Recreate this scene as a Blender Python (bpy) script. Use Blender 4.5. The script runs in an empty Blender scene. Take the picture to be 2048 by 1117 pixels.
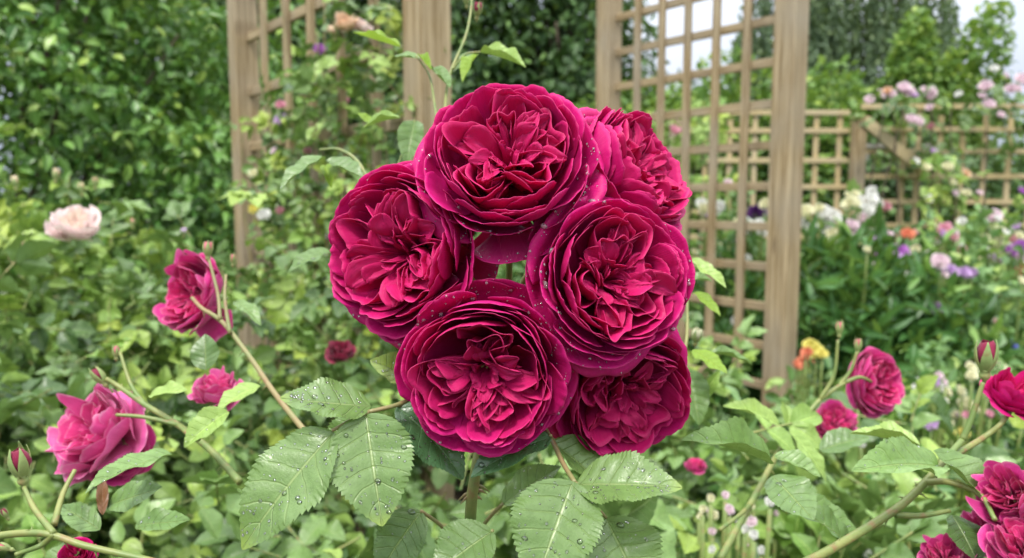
FSTOP = 10.5
EXPOSURE = 1.12
SKY_LO, SKY_HI = .30, 1.45
import bpy, math, random
import numpy as np
from mathutils import Vector, Matrix

R = math.radians
C = bpy.context.scene.collection
F = 1547.0                      # focal length in pixels of the 2048-wide photograph
PITCH = R(5.8)
CAM = np.array([0.0, 0.0, 1.5])
FW = np.array([0.0, math.cos(PITCH), -math.sin(PITCH)])
UP = np.array([0.0, math.sin(PITCH), math.cos(PITCH)])
RT = np.array([1.0, 0.0, 0.0])

def at(px, py, d):
    return CAM + d * (FW + (px - 1024) / F * RT - (py - 558.5) / F * UP)

def nrm(v):
    v = np.asarray(v, float)
    return v / np.maximum(np.linalg.norm(v, axis=-1, keepdims=True), 1e-9)

# ------------------------------------------------------------------ mesh building
class MB:
    """collects grids, tubes and scattered templates and links them as one mesh object.
    per-vertex attribute 'att' = (u, v, rnd, edge)"""
    def __init__(s): s.V = []; s.Q = []; s.T = []; s.A = []; s.n = 0
    def add(s, V, quads=None, tris=None, A=None):
        V = np.asarray(V, float).reshape(-1, 3)
        if A is None: A = np.zeros((len(V), 4))
        s.V.append(V); s.A.append(np.asarray(A, float).reshape(-1, 4))
        if quads is not None and len(quads): s.Q.append(np.asarray(quads, int) + s.n)
        if tris is not None and len(tris): s.T.append(np.asarray(tris, int) + s.n)
        s.n += len(V)
    def grid(s, P, A=None):
        nu, nv = P.shape[:2]
        s.add(P, quads=gridq(nu, nv), A=A)
    def tube(s, pts, rad, seg=8, rnd=0.0, cap=True):
        pts = np.asarray(pts, float); n = len(pts)
        rad = np.broadcast_to(np.asarray(rad, float), (n,))
        t = np.gradient(pts, axis=0); t = nrm(t)
        up = np.array([0.31, 0.17, 0.93]) if abs(t[0, 2]) < .9 else np.array([1.0, 0.2, 0.1])
        rings = []
        for i in range(n):
            a = np.cross(t[i], up); a /= np.linalg.norm(a); b = np.cross(t[i], a)
            up = -np.cross(t[i], np.cross(up, t[i])) * -1
            th = np.linspace(0, 2 * math.pi, seg, endpoint=False)
            rings.append(pts[i] + rad[i] * (np.cos(th)[:, None] * a + np.sin(th)[:, None] * b))
        V = np.concatenate(rings)
        q = []
        for i in range(n - 1):
            for j in range(seg):
                k = (j + 1) % seg
                q.append((i * seg + j, i * seg + k, (i + 1) * seg + k, (i + 1) * seg + j))
        A = np.zeros((len(V), 4)); A[:, 0] = np.tile(np.arange(seg) / seg, n)
        A[:, 1] = np.repeat(np.linspace(0, 1, n), seg); A[:, 2] = rnd
        tr = []
        if cap:
            V = np.vstack([V, pts[0], pts[-1]]); A = np.vstack([A, [0, 0, rnd, 0], [0, 1, rnd, 0]])
            for j in range(seg):
                k = (j + 1) % seg
                tr.append((n * seg, k, j)); tr.append((n * seg + 1, (n - 1) * seg + j, (n - 1) * seg + k))
        s.add(V, quads=q, tris=tr, A=A)
    def build(s, name, mat, parent=None, smooth=True, solid=0.0, sub=0):
        V = np.concatenate(s.V); A = np.concatenate(s.A)
        p = parent
        while p is not None:
            V = V - np.array(p.location); p = p.parent
        Q = np.concatenate(s.Q) if s.Q else np.zeros((0, 4), int)
        T = np.concatenate(s.T) if s.T else np.zeros((0, 3), int)
        me = bpy.data.meshes.new(name)
        me.vertices.add(len(V)); me.vertices.foreach_set('co', V.astype(np.float32).ravel())
        me.loops.add(Q.size + T.size)
        me.loops.foreach_set('vertex_index', np.concatenate([Q.ravel(), T.ravel()]).astype(np.int32))
        me.polygons.add(len(Q) + len(T))
        st = np.concatenate([np.arange(len(Q)) * 4, len(Q) * 4 + np.arange(len(T)) * 3]).astype(np.int32)
        me.polygons.foreach_set('loop_start', st)
        me.polygons.foreach_set('use_smooth', np.full(len(Q) + len(T), smooth))
        me.update(calc_edges=True)
        at_ = me.attributes.new('att', 'FLOAT_COLOR', 'POINT')
        at_.data.foreach_set('color', A.astype(np.float32).ravel())
        me.materials.append(mat)
        me.validate()
        o = bpy.data.objects.new(name, me); C.objects.link(o)
        if parent is not None: o.parent = parent
        if solid:
            m = o.modifiers.new('thickness', 'SOLIDIFY'); m.thickness = solid; m.offset = 0
        if sub:
            m = o.modifiers.new('smooth', 'SUBSURF'); m.levels = sub; m.render_levels = sub
        return o

_gq = {}
def gridq(nu, nv):
    if (nu, nv) not in _gq:
        i, j = np.meshgrid(np.arange(nu - 1), np.arange(nv - 1), indexing='ij')
        a = (i * nv + j).ravel()
        _gq[(nu, nv)] = np.stack([a, a + 1, a + nv + 1, a + nv], 1)
    return _gq[(nu, nv)]

def thing(name, label, cat, loc=(0, 0, 0), group=None):
    o = bpy.data.objects.new(name, None); C.objects.link(o); o.location = Vector([float(x) for x in loc])
    o.empty_display_size = .02
    o['label'] = label; o['category'] = cat
    if group: o['group'] = group
    return o

def boxmb(mb, c, ax, ay, az, hx, hy, hz, rnd=0.0, bev=0.0):
    """box with half sizes along unit axes; optional chamfered long edges (along az)"""
    c = np.asarray(c, float)
    if bev <= 0:
        prof = [(-hx, -hy), (hx, -hy), (hx, hy), (-hx, hy)]
    else:
        b = bev
        prof = [(-hx + b, -hy), (hx - b, -hy), (hx, -hy + b), (hx, hy - b), (hx - b, hy), (-hx + b, hy), (-hx, hy - b), (-hx, -hy + b)]
    n = len(prof); V = []
    for z in (-hz, hz):
        for (x, y) in prof: V.append(c + ax * x + ay * y + az * z)
    q = [(i, (i + 1) % n, n + (i + 1) % n, n + i) for i in range(n)]
    V.append(c - az * hz); V.append(c + az * hz)
    t = []
    for i in range(n):
        j = (i + 1) % n; t.append((2 * n, j, i)); t.append((2 * n + 1, n + i, n + j))
    A = np.zeros((len(V), 4)); A[:, 2] = rnd
    loc = np.array(V) - c
    A[:, 0] = loc @ ax; A[:, 1] = loc @ az; A[:, 3] = loc @ ay
    mb.add(V, quads=q, tris=t, A=A)

# ------------------------------------------------------------------ materials
def newmat(name):
    m = bpy.data.materials.new(name); m.use_nodes = True
    nt = m.node_tree; nt.nodes.clear()
    return m, nt, nt.nodes, nt.links

class N:
    """tiny node helper"""
    def __init__(s, nt): s.nt = nt
    def __call__(s, typ, ins=None, **kw):
        n = s.nt.nodes.new(typ)
        for k, v in kw.items(): setattr(n, k, v)
        for k, v in (ins or {}).items():
            if hasattr(v, 'is_linked') or isinstance(v, bpy.types.NodeSocket): s.nt.links.new(v, n.inputs[k])
            else: n.inputs[k].default_value = v
        return n
    def math(s, op, a, b=0.0, c=0.0, clamp=False):
        n = s.nt.nodes.new('ShaderNodeMath'); n.operation = op; n.use_clamp = clamp
        for i, v in enumerate((a, b, c)):
            if isinstance(v, bpy.types.NodeSocket): s.nt.links.new(v, n.inputs[i])
            else: n.inputs[i].default_value = v
        return n.outputs[0]
    def mix(s, f, a, b, mode='MIX'):
        n = s.nt.nodes.new('ShaderNodeMix'); n.data_type = 'RGBA'; n.blend_type = mode; n.clamp_factor = True
        for k, v in ((0, f), (6, a), (7, b)):
            if isinstance(v, bpy.types.NodeSocket): s.nt.links.new(v, n.inputs[k])
            else: n.inputs[k].default_value = (tuple(v) + (1,) if k and len(v) == 3 else v)
        return n.outputs[2]
    def ramp(s, f, a, b, lo=0.0, hi=1.0, smooth=False):
        n = s.nt.nodes.new('ShaderNodeMapRange'); n.clamp = True
        if smooth: n.interpolation_type = 'SMOOTHSTEP'
        s.nt.links.new(f, n.inputs[0])
        for i, v in zip((1, 2, 3, 4), (a, b, lo, hi)): n.inputs[i].default_value = v
        return n.outputs[0]
    def sep(s):
        a = s.nt.nodes.new('ShaderNodeAttribute'); a.attribute_name = 'att'
        q = s.nt.nodes.new('ShaderNodeSeparateColor'); s.nt.links.new(a.outputs['Color'], q.inputs[0])
        return q.outputs[0], q.outputs[1], q.outputs[2], a.outputs['Alpha']
    def vec(s, x, y, z=0.0):
        n = s.nt.nodes.new('ShaderNodeCombineXYZ')
        for i, v in enumerate((x, y, z)):
            if isinstance(v, bpy.types.NodeSocket): s.nt.links.new(v, n.inputs[i])
            else: n.inputs[i].default_value = v
        return n.outputs[0]
    def noise(s, vec=None, scale=5.0, detail=3.0, rough=.5):
        n = s.nt.nodes.new('ShaderNodeTexNoise'); n.inputs['Scale'].default_value = scale
        n.inputs['Detail'].default_value = detail; n.inputs['Roughness'].default_value = rough
        if vec is not None: s.nt.links.new(vec, n.inputs['Vector'])
        return n.outputs[0]
    def obj(s): return s.nt.nodes.new('ShaderNodeTexCoord').outputs['Object']
    def bump(s, h, dist=.001, st=1.0):
        n = s.nt.nodes.new('ShaderNodeBump'); n.inputs['Distance'].default_value = dist; n.inputs['Strength'].default_value = st
        s.nt.links.new(h, n.inputs['Height']); return n.outputs[0]
    def out(s, sh):
        o = s.nt.nodes.new('ShaderNodeOutputMaterial'); s.nt.links.new(sh, o.inputs[0])
    def thin(s, col, rough, nor=None, trans=.3, tcol=None, spec=.5, sheen=0.0, coat=0.0):
        """glossy diffuse front with light coming through from behind"""
        p = s.nt.nodes.new('ShaderNodeBsdfPrincipled')
        for k, v in (('Base Color', col), ('Roughness', rough)):
            if isinstance(v, bpy.types.NodeSocket): s.nt.links.new(v, p.inputs[k])
            else: p.inputs[k].default_value = (tuple(v) + (1,)) if k == 'Base Color' else v
        p.inputs['Specular IOR Level'].default_value = spec
        p.inputs['Sheen Weight'].default_value = sheen; p.inputs['Sheen Roughness'].default_value = .4
        p.inputs['Coat Weight'].default_value = coat; p.inputs['Coat Roughness'].default_value = .15
        if nor is not None: s.nt.links.new(nor, p.inputs['Normal'])
        if trans <= 0: return p.outputs[0]
        t = s.nt.nodes.new('ShaderNodeBsdfTranslucent')
        c = tcol if tcol is not None else col
        if isinstance(c, bpy.types.NodeSocket): s.nt.links.new(c, t.inputs[0])
        else: t.inputs[0].default_value = tuple(c) + (1,)
        if nor is not None: s.nt.links.new(nor, t.inputs['Normal'])
        m = s.nt.nodes.new('ShaderNodeMixShader'); m.inputs[0].default_value = trans
        s.nt.links.new(p.outputs[0], m.inputs[1]); s.nt.links.new(t.outputs[0], m.inputs[2])
        return m.outputs[0]

def petal_mat(name, outer, inner, deep, rim, rough=.5, rimw=.975, sheen=.25, rimf=.75):
    m, nt, _, _ = newmat(name); n = N(nt)
    u, v, r, e = n.sep()                       # e: 0 = outer petal, 1 = inner petal
    c1 = n.mix(e, outer, inner)
    c1 = n.mix(n.ramp(r, 0, 1, 0, .45), c1, deep)
    vein = n.noise(n.vec(n.math('MULTIPLY', u, 26.0), n.math('MULTIPLY', v, 2.2), n.math('MULTIPLY', r, 40)), 1.0, 3, .6)
    c2 = n.mix(n.ramp(v, .05, .75, 1.0, 0.0, True), c1, deep)
    c2 = n.mix(n.ramp(vein, .35, .75, 0, .28), c2, deep)
    blot = n.noise(n.obj(), 160.0, 3)
    c2 = n.mix(n.ramp(blot, .55, .75, 0, .12), c2, rim)
    au = n.math('ABSOLUTE', u)
    ed = n.math('MAXIMUM', n.math('POWER', au, 1.6), v)
    c3 = n.mix(n.math('MULTIPLY', n.math('MULTIPLY', n.ramp(ed, rimw, 1.0, 0, 1), rimf), n.ramp(n.noise(n.obj(), 120.0, 2), .35, .62, .15, 1)), c2, rim)  # pale petal edge, with the light caught along the rim painted in
    h = n.math('ADD', vein, n.math('MULTIPLY', n.noise(n.obj(), 900.0, 2), .35))
    sh = n.thin(c3, n.ramp(blot, .3, .7, rough - .1, rough + .1), n.bump(h, .00045, .6), .30, None, .28, sheen, 0.0)
    n.out(sh); return m

def leaf_mat(name, col, col2, young, veinc=None, rough=.42, nveins=7.0, bumpd=.0006, trans=.28, coat=.0, youngf=.0, tipy=0.0):
    """att.rnd picks the tone of each leaf; above 1-youngf it is a young leaf"""
    m, nt, _, _ = newmat(name); n = N(nt)
    u, v, r, e = n.sep()
    base = n.mix(r, col, col2)
    base = n.mix(n.ramp(r, 1 - youngf - .02, 1 - youngf + .02) if youngf else n.ramp(r, 2, 3), base, young)
    au = n.math('ABSOLUTE', u)
    mott = n.noise(n.obj(), 260.0, 4)
    base = n.mix(n.ramp(mott, .3, .8, 0, .4), base, tuple(x * .5 for x in col))
    if tipy: base = n.mix(n.math('MULTIPLY', n.ramp(v, .86, 1.0), tipy), base, young)
    vc = veinc or tuple(min(1, x * 1.7 + .02) for x in col2)
    mid = n.ramp(au, .012, .05, 1, 0)
    wob = n.noise(n.obj(), 55.0, 2)
    ph = n.math('FRACT', n.math('ADD', n.math('MULTIPLY', n.math('SUBTRACT', v, n.math('MULTIPLY', au, .16)), nveins), n.math('MULTIPLY', wob, .7)))
    d = n.math('ABSOLUTE', n.math('SUBTRACT', ph, .5))
    side = n.math('MULTIPLY', n.ramp(d, .0, .07, 1, 0), n.ramp(au, .75, 1.0, 1, 0))
    net = n.noise(n.obj(), 900.0, 2)
    c = n.mix(n.math('MAXIMUM', n.math('MULTIPLY', mid, .7), n.math('MULTIPLY', side, .26)), base, vc)
    hh = n.math('SUBTRACT', n.math('MULTIPLY', net, .5), n.math('ADD', mid, n.math('MULTIPLY', side, .7)))
    geo = nt.nodes.new('ShaderNodeNewGeometry')
    c = n.mix(n.math('MULTIPLY', geo.outputs['Backfacing'], .5), c, tuple(min(1, x * 1.15 + .01) for x in col2))
    sh = n.thin(c, n.ramp(mott, .3, .7, rough - .1, rough + .12), n.bump(hh, bumpd, .8), trans, n.mix(.5, c, (.30, .42, .05)), .5, 0.0, coat)
    n.out(sh); return m

def plain_leaf(name, col, col2, young, rough=.5, trans=.3, youngf=.1):
    m, nt, _, _ = newmat(name); n = N(nt)
    u, v, r, e = n.sep()
    base = n.mix(r, col, col2)
    base = n.mix(n.ramp(r, 1 - youngf - .05, 1 - youngf + .02), base, young)
    mid = n.ramp(n.math('ABSOLUTE', u), .03, .12, .45, 0)
    base = n.mix(mid, base, tuple(min(1, x * 1.6) for x in col2))
    sh = n.thin(base, rough, None, trans, n.mix(.5, base, (.28, .40, .05)), .5)
    n.out(sh); return m

def stem_mat(name, c1, c2, rough=.45):
    m, nt, _, _ = newmat(name); n = N(nt)
    x = n.noise(n.obj(), 60.0, 4)
    y = n.noise(n.obj(), 500.0, 3)
    c = n.mix(n.ramp(x, .35, .65), c1, c2)
    z = n.noise(n.obj(), 130.0, 3)
    c = n.mix(n.ramp(z, .56, .72, 0, .6), c, (.26, .10, .06) if rough < .8 else c1)
    n.out(n.thin(c, rough, n.bump(y, .0004, .5), 0, None, .5)); return m

def wood_mat(name, c1, c2, grey):
    m, nt, _, _ = newmat(name); n = N(nt)
    u, v, r, e = n.sep()                       # metres across, along, random, other side
    ro = n.math('MULTIPLY', r, 37.0)
    g = n.noise(n.vec(n.math('MULTIPLY', u, 95.0), n.math('MULTIPLY', v, 2.3), n.math('ADD', ro, n.math('MULTIPLY', e, 95))), 1.0, 6, .65)
    g2 = n.noise(n.vec(n.math('MULTIPLY', u, 340.0), n.math('MULTIPLY', v, 6.0), n.math('ADD', ro, n.math('MULTIPLY', e, 300))), 1.0, 3, .6)
    b = n.noise(n.vec(n.math('MULTIPLY', u, 6.0), n.math('MULTIPLY', v, 3.0), ro), 1.0, 3)
    c = n.mix(n.ramp(g, .38, .62), c1, c2)
    c = n.mix(n.ramp(b, .42, .7, 0, .7), c, grey)
    c = n.mix(n.ramp(g2, .5, .7, 0, .6), c, tuple(x * .45 for x in c1))
    w = nt.nodes.new('ShaderNodeTexVoronoi'); w.inputs['Scale'].default_value = 1.0
    nt.links.new(n.vec(n.math('MULTIPLY', u, 16.0), n.math('MULTIPLY', v, 3.2), ro), w.inputs['Vector'])
    knot = n.ramp(w.outputs['Distance'], .05, .16, 1, 0)
    c = n.mix(n.math('MULTIPLY', knot, .75), c, (.07, .04, .02))
    n.out(n.thin(c, .8, n.bump(n.math('ADD', g, n.math('MULTIPLY', g2, .5)), .002, .6), 0, None, .25)); return m

M = {}
M['crimson'] = petal_mat('crimson_petal', (.72, .016, .26), (.73, .022, .19), (.56, .008, .11), (.84, .14, .32), .48, .987, 0.0, .4)
M['magenta'] = petal_mat('magenta_petal', (.82, .06, .36), (.80, .05, .25), (.30, .006, .07), (.86, .32, .50), .5, .93)
M['pinkrose'] = petal_mat('pink_petal', (.80, .14, .42), (.76, .07, .28), (.50, .02, .16), (.90, .50, .66), .5, .92)
M['blush'] = petal_mat('blush_petal', (.90, .76, .76), (.90, .80, .66), (.86, .66, .62), (.88, .74, .74), .55, .9)
M['apricot'] = petal_mat('apricot_petal', (.82, .64, .48), (.80, .56, .36), (.66, .40, .22), (.88, .76, .64), .55, .9)
for nm, c in (('white', (.86, .86, .82)), ('cream', (.84, .82, .58)), ('pink', (.82, .44, .54)), ('palepink', (.86, .70, .76)),
              ('lilac', (.66, .46, .74)), ('violet', (.52, .20, .60)), ('purple', (.09, .02, .14)), ('orange', (.84, .33, .20)),
              ('yellow', (.82, .74, .22)), ('dustypink', (.60, .30, .34)), ('blue', (.14, .16, .50))):
    M[nm] = petal_mat(nm + '_petal', c, tuple(x * .95 for x in c), tuple(x * .85 for x in c), tuple(min(.88, x * 1.1 + .04) for x in c), .55, .9, .1)
M['budred'] = petal_mat('bud_petal', (.36, .03, .09), (.30, .02, .06), (.14, .01, .03), (.55, .14, .20), .5, .95)
M['budpink'] = petal_mat('bud_pink_petal', (.70, .22, .26), (.60, .12, .16), (.50, .10, .12), (.80, .42, .42), .5, .95)
M['hero_leaf'] = leaf_mat('wet_rose_leaf', (.135, .235, .068), (.20, .315, .095), (.32, .42, .06), (.32, .42, .16), .36, 6.5, .0005, .25, .18, .0, .6)
M['dark_leaf'] = leaf_mat('dark_rose_leaf', (.055, .13, .06), (.08, .18, .075), (.26, .38, .06), (.14, .26, .11), .3, 6.5, .0004, .2, .3)
M['rose_leaf'] = leaf_mat('rose_leaf', (.038, .095, .018), (.22, .36, .10), (.30, .43, .07), (.28, .38, .12), .38, 7.0, .0006, .13, .1, .07)
M['light_leaf'] = leaf_mat('light_rose_leaf', (.13, .26, .035), (.36, .50, .13), (.38, .48, .07), None, .42, 7.0, .0006, .17, .0, .16)
M['lime_leaf'] = leaf_mat('lime_leaf', (.24, .40, .035), (.30, .46, .05), (.50, .58, .07), (.50, .62, .12), .45, 7.0, .0005, .4)
M['red_leaf'] = leaf_mat('bronze_leaf', (.16, .06, .025), (.24, .09, .04), (.3, .1, .04), (.3, .15, .06), .4, 7.0, .0005, .3)
M['hedge_leaf'] = plain_leaf('hedge_leaf', (.045, .14, .025), (.19, .36, .08), (.36, .50, .10), .34, .22, .06)
M['dark_tree_leaf'] = plain_leaf('dark_tree_leaf', (.018, .055, .014), (.08, .17, .04), (.15, .27, .07), .55, .2, .1)
M['lime_tree_leaf'] = plain_leaf('bright_shrub_leaf', (.08, .18, .03), (.20, .34, .07), (.34, .46, .09), .5, .35, .15)
M['willow_leaf'] = plain_leaf('willow_leaf', (.06, .11, .055), (.13, .20, .10), (.2, .28, .12), .6, .3, .1)
M['border_leaf'] = plain_leaf('border_leaf', (.025, .09, .02), (.11, .27, .07), (.22, .38, .08), .4, .3, .1)
M['pale_border_leaf'] = plain_leaf('pale_border_leaf', (.07, .17, .05), (.24, .40, .14), (.34, .46, .12), .45, .3, .12)
M['stem'] = stem_mat('green_stem', (.16, .24, .06), (.24, .30, .09))
M['cane'] = stem_mat('rose_cane', (.13, .20, .05), (.25, .26, .08))
M['tan_stem'] = stem_mat('tan_stem', (.20, .22, .08), (.27, .20, .09))
M['red_stem'] = stem_mat('red_stem', (.34, .14, .09), (.22, .24, .08))
M['bark'] = stem_mat('bark', (.07, .05, .035), (.13, .10, .07), .9)
M['calyx'] = stem_mat('calyx_green', (.22, .32, .11), (.34, .36, .14), .5)
M['wood'] = wood_mat('weathered_wood', (.22, .15, .07), (.47, .37, .23), (.34, .295, .23))
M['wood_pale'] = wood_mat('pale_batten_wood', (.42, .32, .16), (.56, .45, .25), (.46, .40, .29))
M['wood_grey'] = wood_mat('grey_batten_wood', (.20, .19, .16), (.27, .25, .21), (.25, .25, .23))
def drop_mat(name='water_drop', glint_white=.0):
    m, nt, _, _ = newmat(name); n = N(nt)
    t = n('ShaderNodeBsdfTransparent', {0: (.97, .98, .97, 1)}); g = n('ShaderNodeBsdfGlossy', {'Roughness': .03, 'Color': (1, 1, 1, 1)})
    f = n('ShaderNodeFresnel', {'IOR': 1.5}); ff = n.math('ADD', n.math('MULTIPLY', f.outputs[0], 1.0), .015, clamp=True); x = n('ShaderNodeMixShader', {0: ff, 1: t.outputs[0], 2: g.outputs[0]})
    sh = x.outputs[0]
    if glint_white:
        d = n('ShaderNodeBsdfDiffuse', {0: (.95, .93, .94, 1)}); y = n('ShaderNodeMixShader', {0: glint_white, 1: sh, 2: d.outputs[0]}); sh = y.outputs[0]  # white diffuse mixed in for the light the drops would refract and scatter
    n.out(sh); return m
M['drop'] = drop_mat(); M['fine_drop'] = drop_mat('fine_water_drop', .22)
def stamen_mat():
    m, nt, _, _ = newmat('stamens'); n = N(nt)
    n.out(n.thin(n.mix(n.noise(n.obj(), 800), (.45, .28, .08), (.65, .5, .2)), .7, None, 0)); return m
M['stamen'] = stamen_mat()
# ------------------------------------------------------------------ roses
def wav(rng, x, amps=((4, 1), (9, .5), (19, .3)), ):
    return sum(a * np.sin(f * x + rng.uniform(0, 6.28)) for f, a in amps)

def finish(P, rng, amp=.02):
    """soft crumple of a whole petal"""
    k = rng.uniform(-1, 1, (3, 3)) * 4.0; ph = rng.uniform(0, 6.28, 3)
    return P + amp * np.sin(P @ k + ph)

def cup_petal(mb, rng, phi, w, Rr, zr, rb=.08, zb=-.75, reflex=0.0, ruf=.02, inner=0.0, nu=25, nv=16, cr=.28, tilt=0.0, crump=.018, notch=.05):
    u = np.linspace(-1, 1, nu)[:, None]; v = np.linspace(0, 1, nv)[None, :]
    t = v * (1 - cr * np.abs(u) ** 3.0) * (1 - notch * np.exp(-(u / .16) ** 2) * rng.uniform(-.4, 1))
    f = np.sin(t * np.pi / 2); g = 1 - np.cos(t * np.pi / 2)
    r = rb + (Rr - rb) * f ** .8
    z = zb + (zr - zb) * (g * .75 + t * .25)
    e = np.clip((t - .72) / .28, 0, 1) ** 2
    r = r + reflex * .13 * e; z = z - reflex * .16 * e
    ru = wav(rng, u * rng.uniform(.9, 1.2), ((3, 1), (6, .6), (13, .22), (27, .10)))
    z = z + ruf * ru * v ** 2.5 + .007 * wav(rng, u, ((21, 1), (43, .7))) * v ** 8
    r = r + ruf * .8 * wav(rng, u, ((3, 1), (7, .4), (15, .15))) * v ** 2
    # edge rolls back a little on both sides
    r = r + .03 * np.abs(u) ** 4 * rng.uniform(-.6, 1.2)
    z = z + tilt * u * v
    ang = phi + w * u * (.45 + .55 * np.sin(np.clip(t * 1.25, 0, 1) * np.pi / 2))
    P = np.stack([r * np.cos(ang), r * np.sin(ang), z + 0 * ang], -1)
    P = finish(P, rng, crump)
    A = np.zeros((nu, nv, 4)); A[..., 0] = u; A[..., 1] = v; A[..., 2] = rng.random(); A[..., 3] = inner
    mb.grid(P, A); return P

def nest_petal(mb, rng, Phi, E, W, r0, z0, z1, nu=34, nv=11, zb=-.62, inner=1.0, open_=.86):
    """a petal stood on edge in a loop: from near the centre out, round, and back (quartered rosette)"""
    t = np.linspace(-open_, open_, nu) * np.pi
    x = r0 + (E - r0) * (.5 + .5 * np.cos(t)) ** .72
    y = W * np.sin(t) * (.55 + .45 * (.5 + .5 * np.cos(t)))
    lob = 1 + .10 * wav(rng, t, ((2, 1), (4.3, .6)))
    x = x * lob; y = y * lob
    z = z0 + (z1 - z0) * (x / E) ** 1.3 + .026 * wav(rng, t, ((2, 1), (4, .6), (9, .25)))
    C1 = np.stack([x, y, z], -1)
    bx = r0 * .5 + .42 * (x - r0 * .5); by = y * .22
    B = np.stack([bx, by, np.full_like(x, zb)], -1)
    v = np.linspace(0, 1, nv)[None, :, None]
    P = B[:, None] + (C1 - B)[:, None] * np.concatenate([v ** .8, v ** .8, v], -1)
    # belly outwards and a rim that rolls outwards
    out = nrm(np.stack([x - (r0 + E) * .45, y, 0 * x], -1))[:, None]
    vv = v[..., 0:1]
    P = P + out * (.05 * np.sin(np.pi * vv) + .035 * np.clip((vv - .8) / .2, 0, 1) ** 2 * rng.uniform(-.2, 1.3))
    c, s = math.cos(Phi), math.sin(Phi)
    Q = P.copy(); Q[..., 0] = c * P[..., 0] - s * P[..., 1]; Q[..., 1] = s * P[..., 0] + c * P[..., 1]
    Q = finish(Q, rng, .03)
    A = np.zeros((nu, nv, 4)); A[..., 0] = np.linspace(-.8, .8, nu)[:, None]; A[..., 1] = v[..., 0]; A[..., 2] = rng.random() * .8; A[..., 3] = inner
    mb.grid(Q, A)

def blade_petal(mb, rng, Phi, r0, r1, W, z0, z1, lean, nu=11, nv=14, zb=-.5):
    """narrow folded petaloid, runs outwards from the centre"""
    u = np.linspace(-1, 1, nu)[:, None]; v = np.linspace(0, 1, nv)[None, :]
    prof = np.sin(np.pi * (np.clip(v, 0, 1) ** 1.25 * .86 + .10)) ** .75
    fold = rng.uniform(.25, .8)
    x = r0 + (r1 - r0) * v; y = W * u * prof
    z = zb + (z0 - zb) * np.sin(np.clip(v * 1.6, 0, 1) * np.pi / 2) + (z1 - z0) * v + fold * W * np.abs(u) * prof + .016 * wav(rng, u * 2 + v * 3, ((3, 1), (7, .6), (13, .3)))
    lean = lean * (.45 + .8 * v) + rng.uniform(-.3, .3) * np.sin(4 * v + rng.uniform(0, 6))
    yy = y * np.cos(lean) ; z = z + y * np.sin(lean)
    yy = yy + .05 * np.sin(lean) * np.sin(v * 3) + rng.uniform(-.06, .06) * np.sin(v * 5)
    c, s = math.cos(Phi), math.sin(Phi)
    P = np.stack([c * x - s * yy, s * x + c * yy, z], -1)
    P = finish(P, rng, .03)
    A = np.zeros((nu, nv, 4)); A[..., 0] = u; A[..., 1] = v; A[..., 2] = rng.random() * .6; A[..., 3] = 1
    mb.grid(P, A)

def drops_on(mb, P, Nn, rr):
    """small domes of water sitting on points P with normals Nn"""
    th = np.linspace(0, 2 * np.pi, 9)[:-1]
    rings = [(1.0, -.12), (1.02, .15), (.8, .5), (.45, .72)]
    for p, n_, r in zip(P, Nn, rr):
        n_ = nrm(n_); a = nrm(np.cross(n_, [.3, .5, .81])); b = np.cross(n_, a)
        k = random.uniform(1, 1.7) if r > .0009 else 1
        V = [p + r * (s * (math.cos(t) * a * k + math.sin(t) * b) + h * n_) for s, h in rings for t in th]
        V.append(p + r * .78 * n_); V.append(p - r * .12 * n_)
        q = []
        for i in range(3):
            for j in range(8): q.append((i * 8 + j, i * 8 + (j + 1) % 8, (i + 1) * 8 + (j + 1) % 8, (i + 1) * 8 + j))
        t_ = [(24 + j, 24 + (j + 1) % 8, 32) for j in range(8)] + [((j + 1) % 8, j, 33) for j in range(8)]
        mb.add(V, quads=q, tris=t_)

def sample_grid(P, n, rng, ulo=.05, uhi=.95, vlo=.3, vhi=.97):
    nu, nv = P.shape[:2]; pts = []; ns = []
    for _ in range(n):
        i = int(rng.uniform(ulo, uhi) * (nu - 1)); j = int(rng.uniform(vlo, vhi) * (nv - 1)); i = min(i, nu - 2); j = min(j, nv - 2)
        p = P[i, j]; nn = np.cross(P[i + 1, j] - p, P[i, j + 1] - p)
        pts.append(p * .5 + P[i + 1, j + 1] * .5); ns.append(nrm(nn))
    return np.array(pts), np.array(ns)

class _Tap(MB): pass

def rot_frame(axis, spin=0.0):
    z = nrm(axis); x = nrm(np.cross([0.0, 0.0, 1.0] if abs(z[2]) < .95 else [0., 1., 0.], z)); y = np.cross(z, x)
    c, s = math.cos(spin), math.sin(spin)
    x2 = c * x + s * y; y2 = -s * x + c * y
    return np.stack([x2, y2, z], 1)          # columns

def put(mb, Rm, c, s):
    mb.V = [(V * s) @ Rm.T + c for V in mb.V]

def lathe(mb, prof, seg=16, rnd=.5, bump=0.0, rng=None):
    prof = np.array(prof, float); th = np.linspace(0, 2 * np.pi, seg + 1)
    P = np.stack([prof[:, 0][None] * np.cos(th)[:, None], prof[:, 0][None] * np.sin(th)[:, None], np.broadcast_to(prof[:, 1][None], (seg + 1, len(prof)))], -1)
    A = np.zeros(P.shape[:2] + (4,)); A[..., 1] = np.linspace(0, 1, len(prof)); A[..., 2] = rnd
    mb.grid(P, A)

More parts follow.
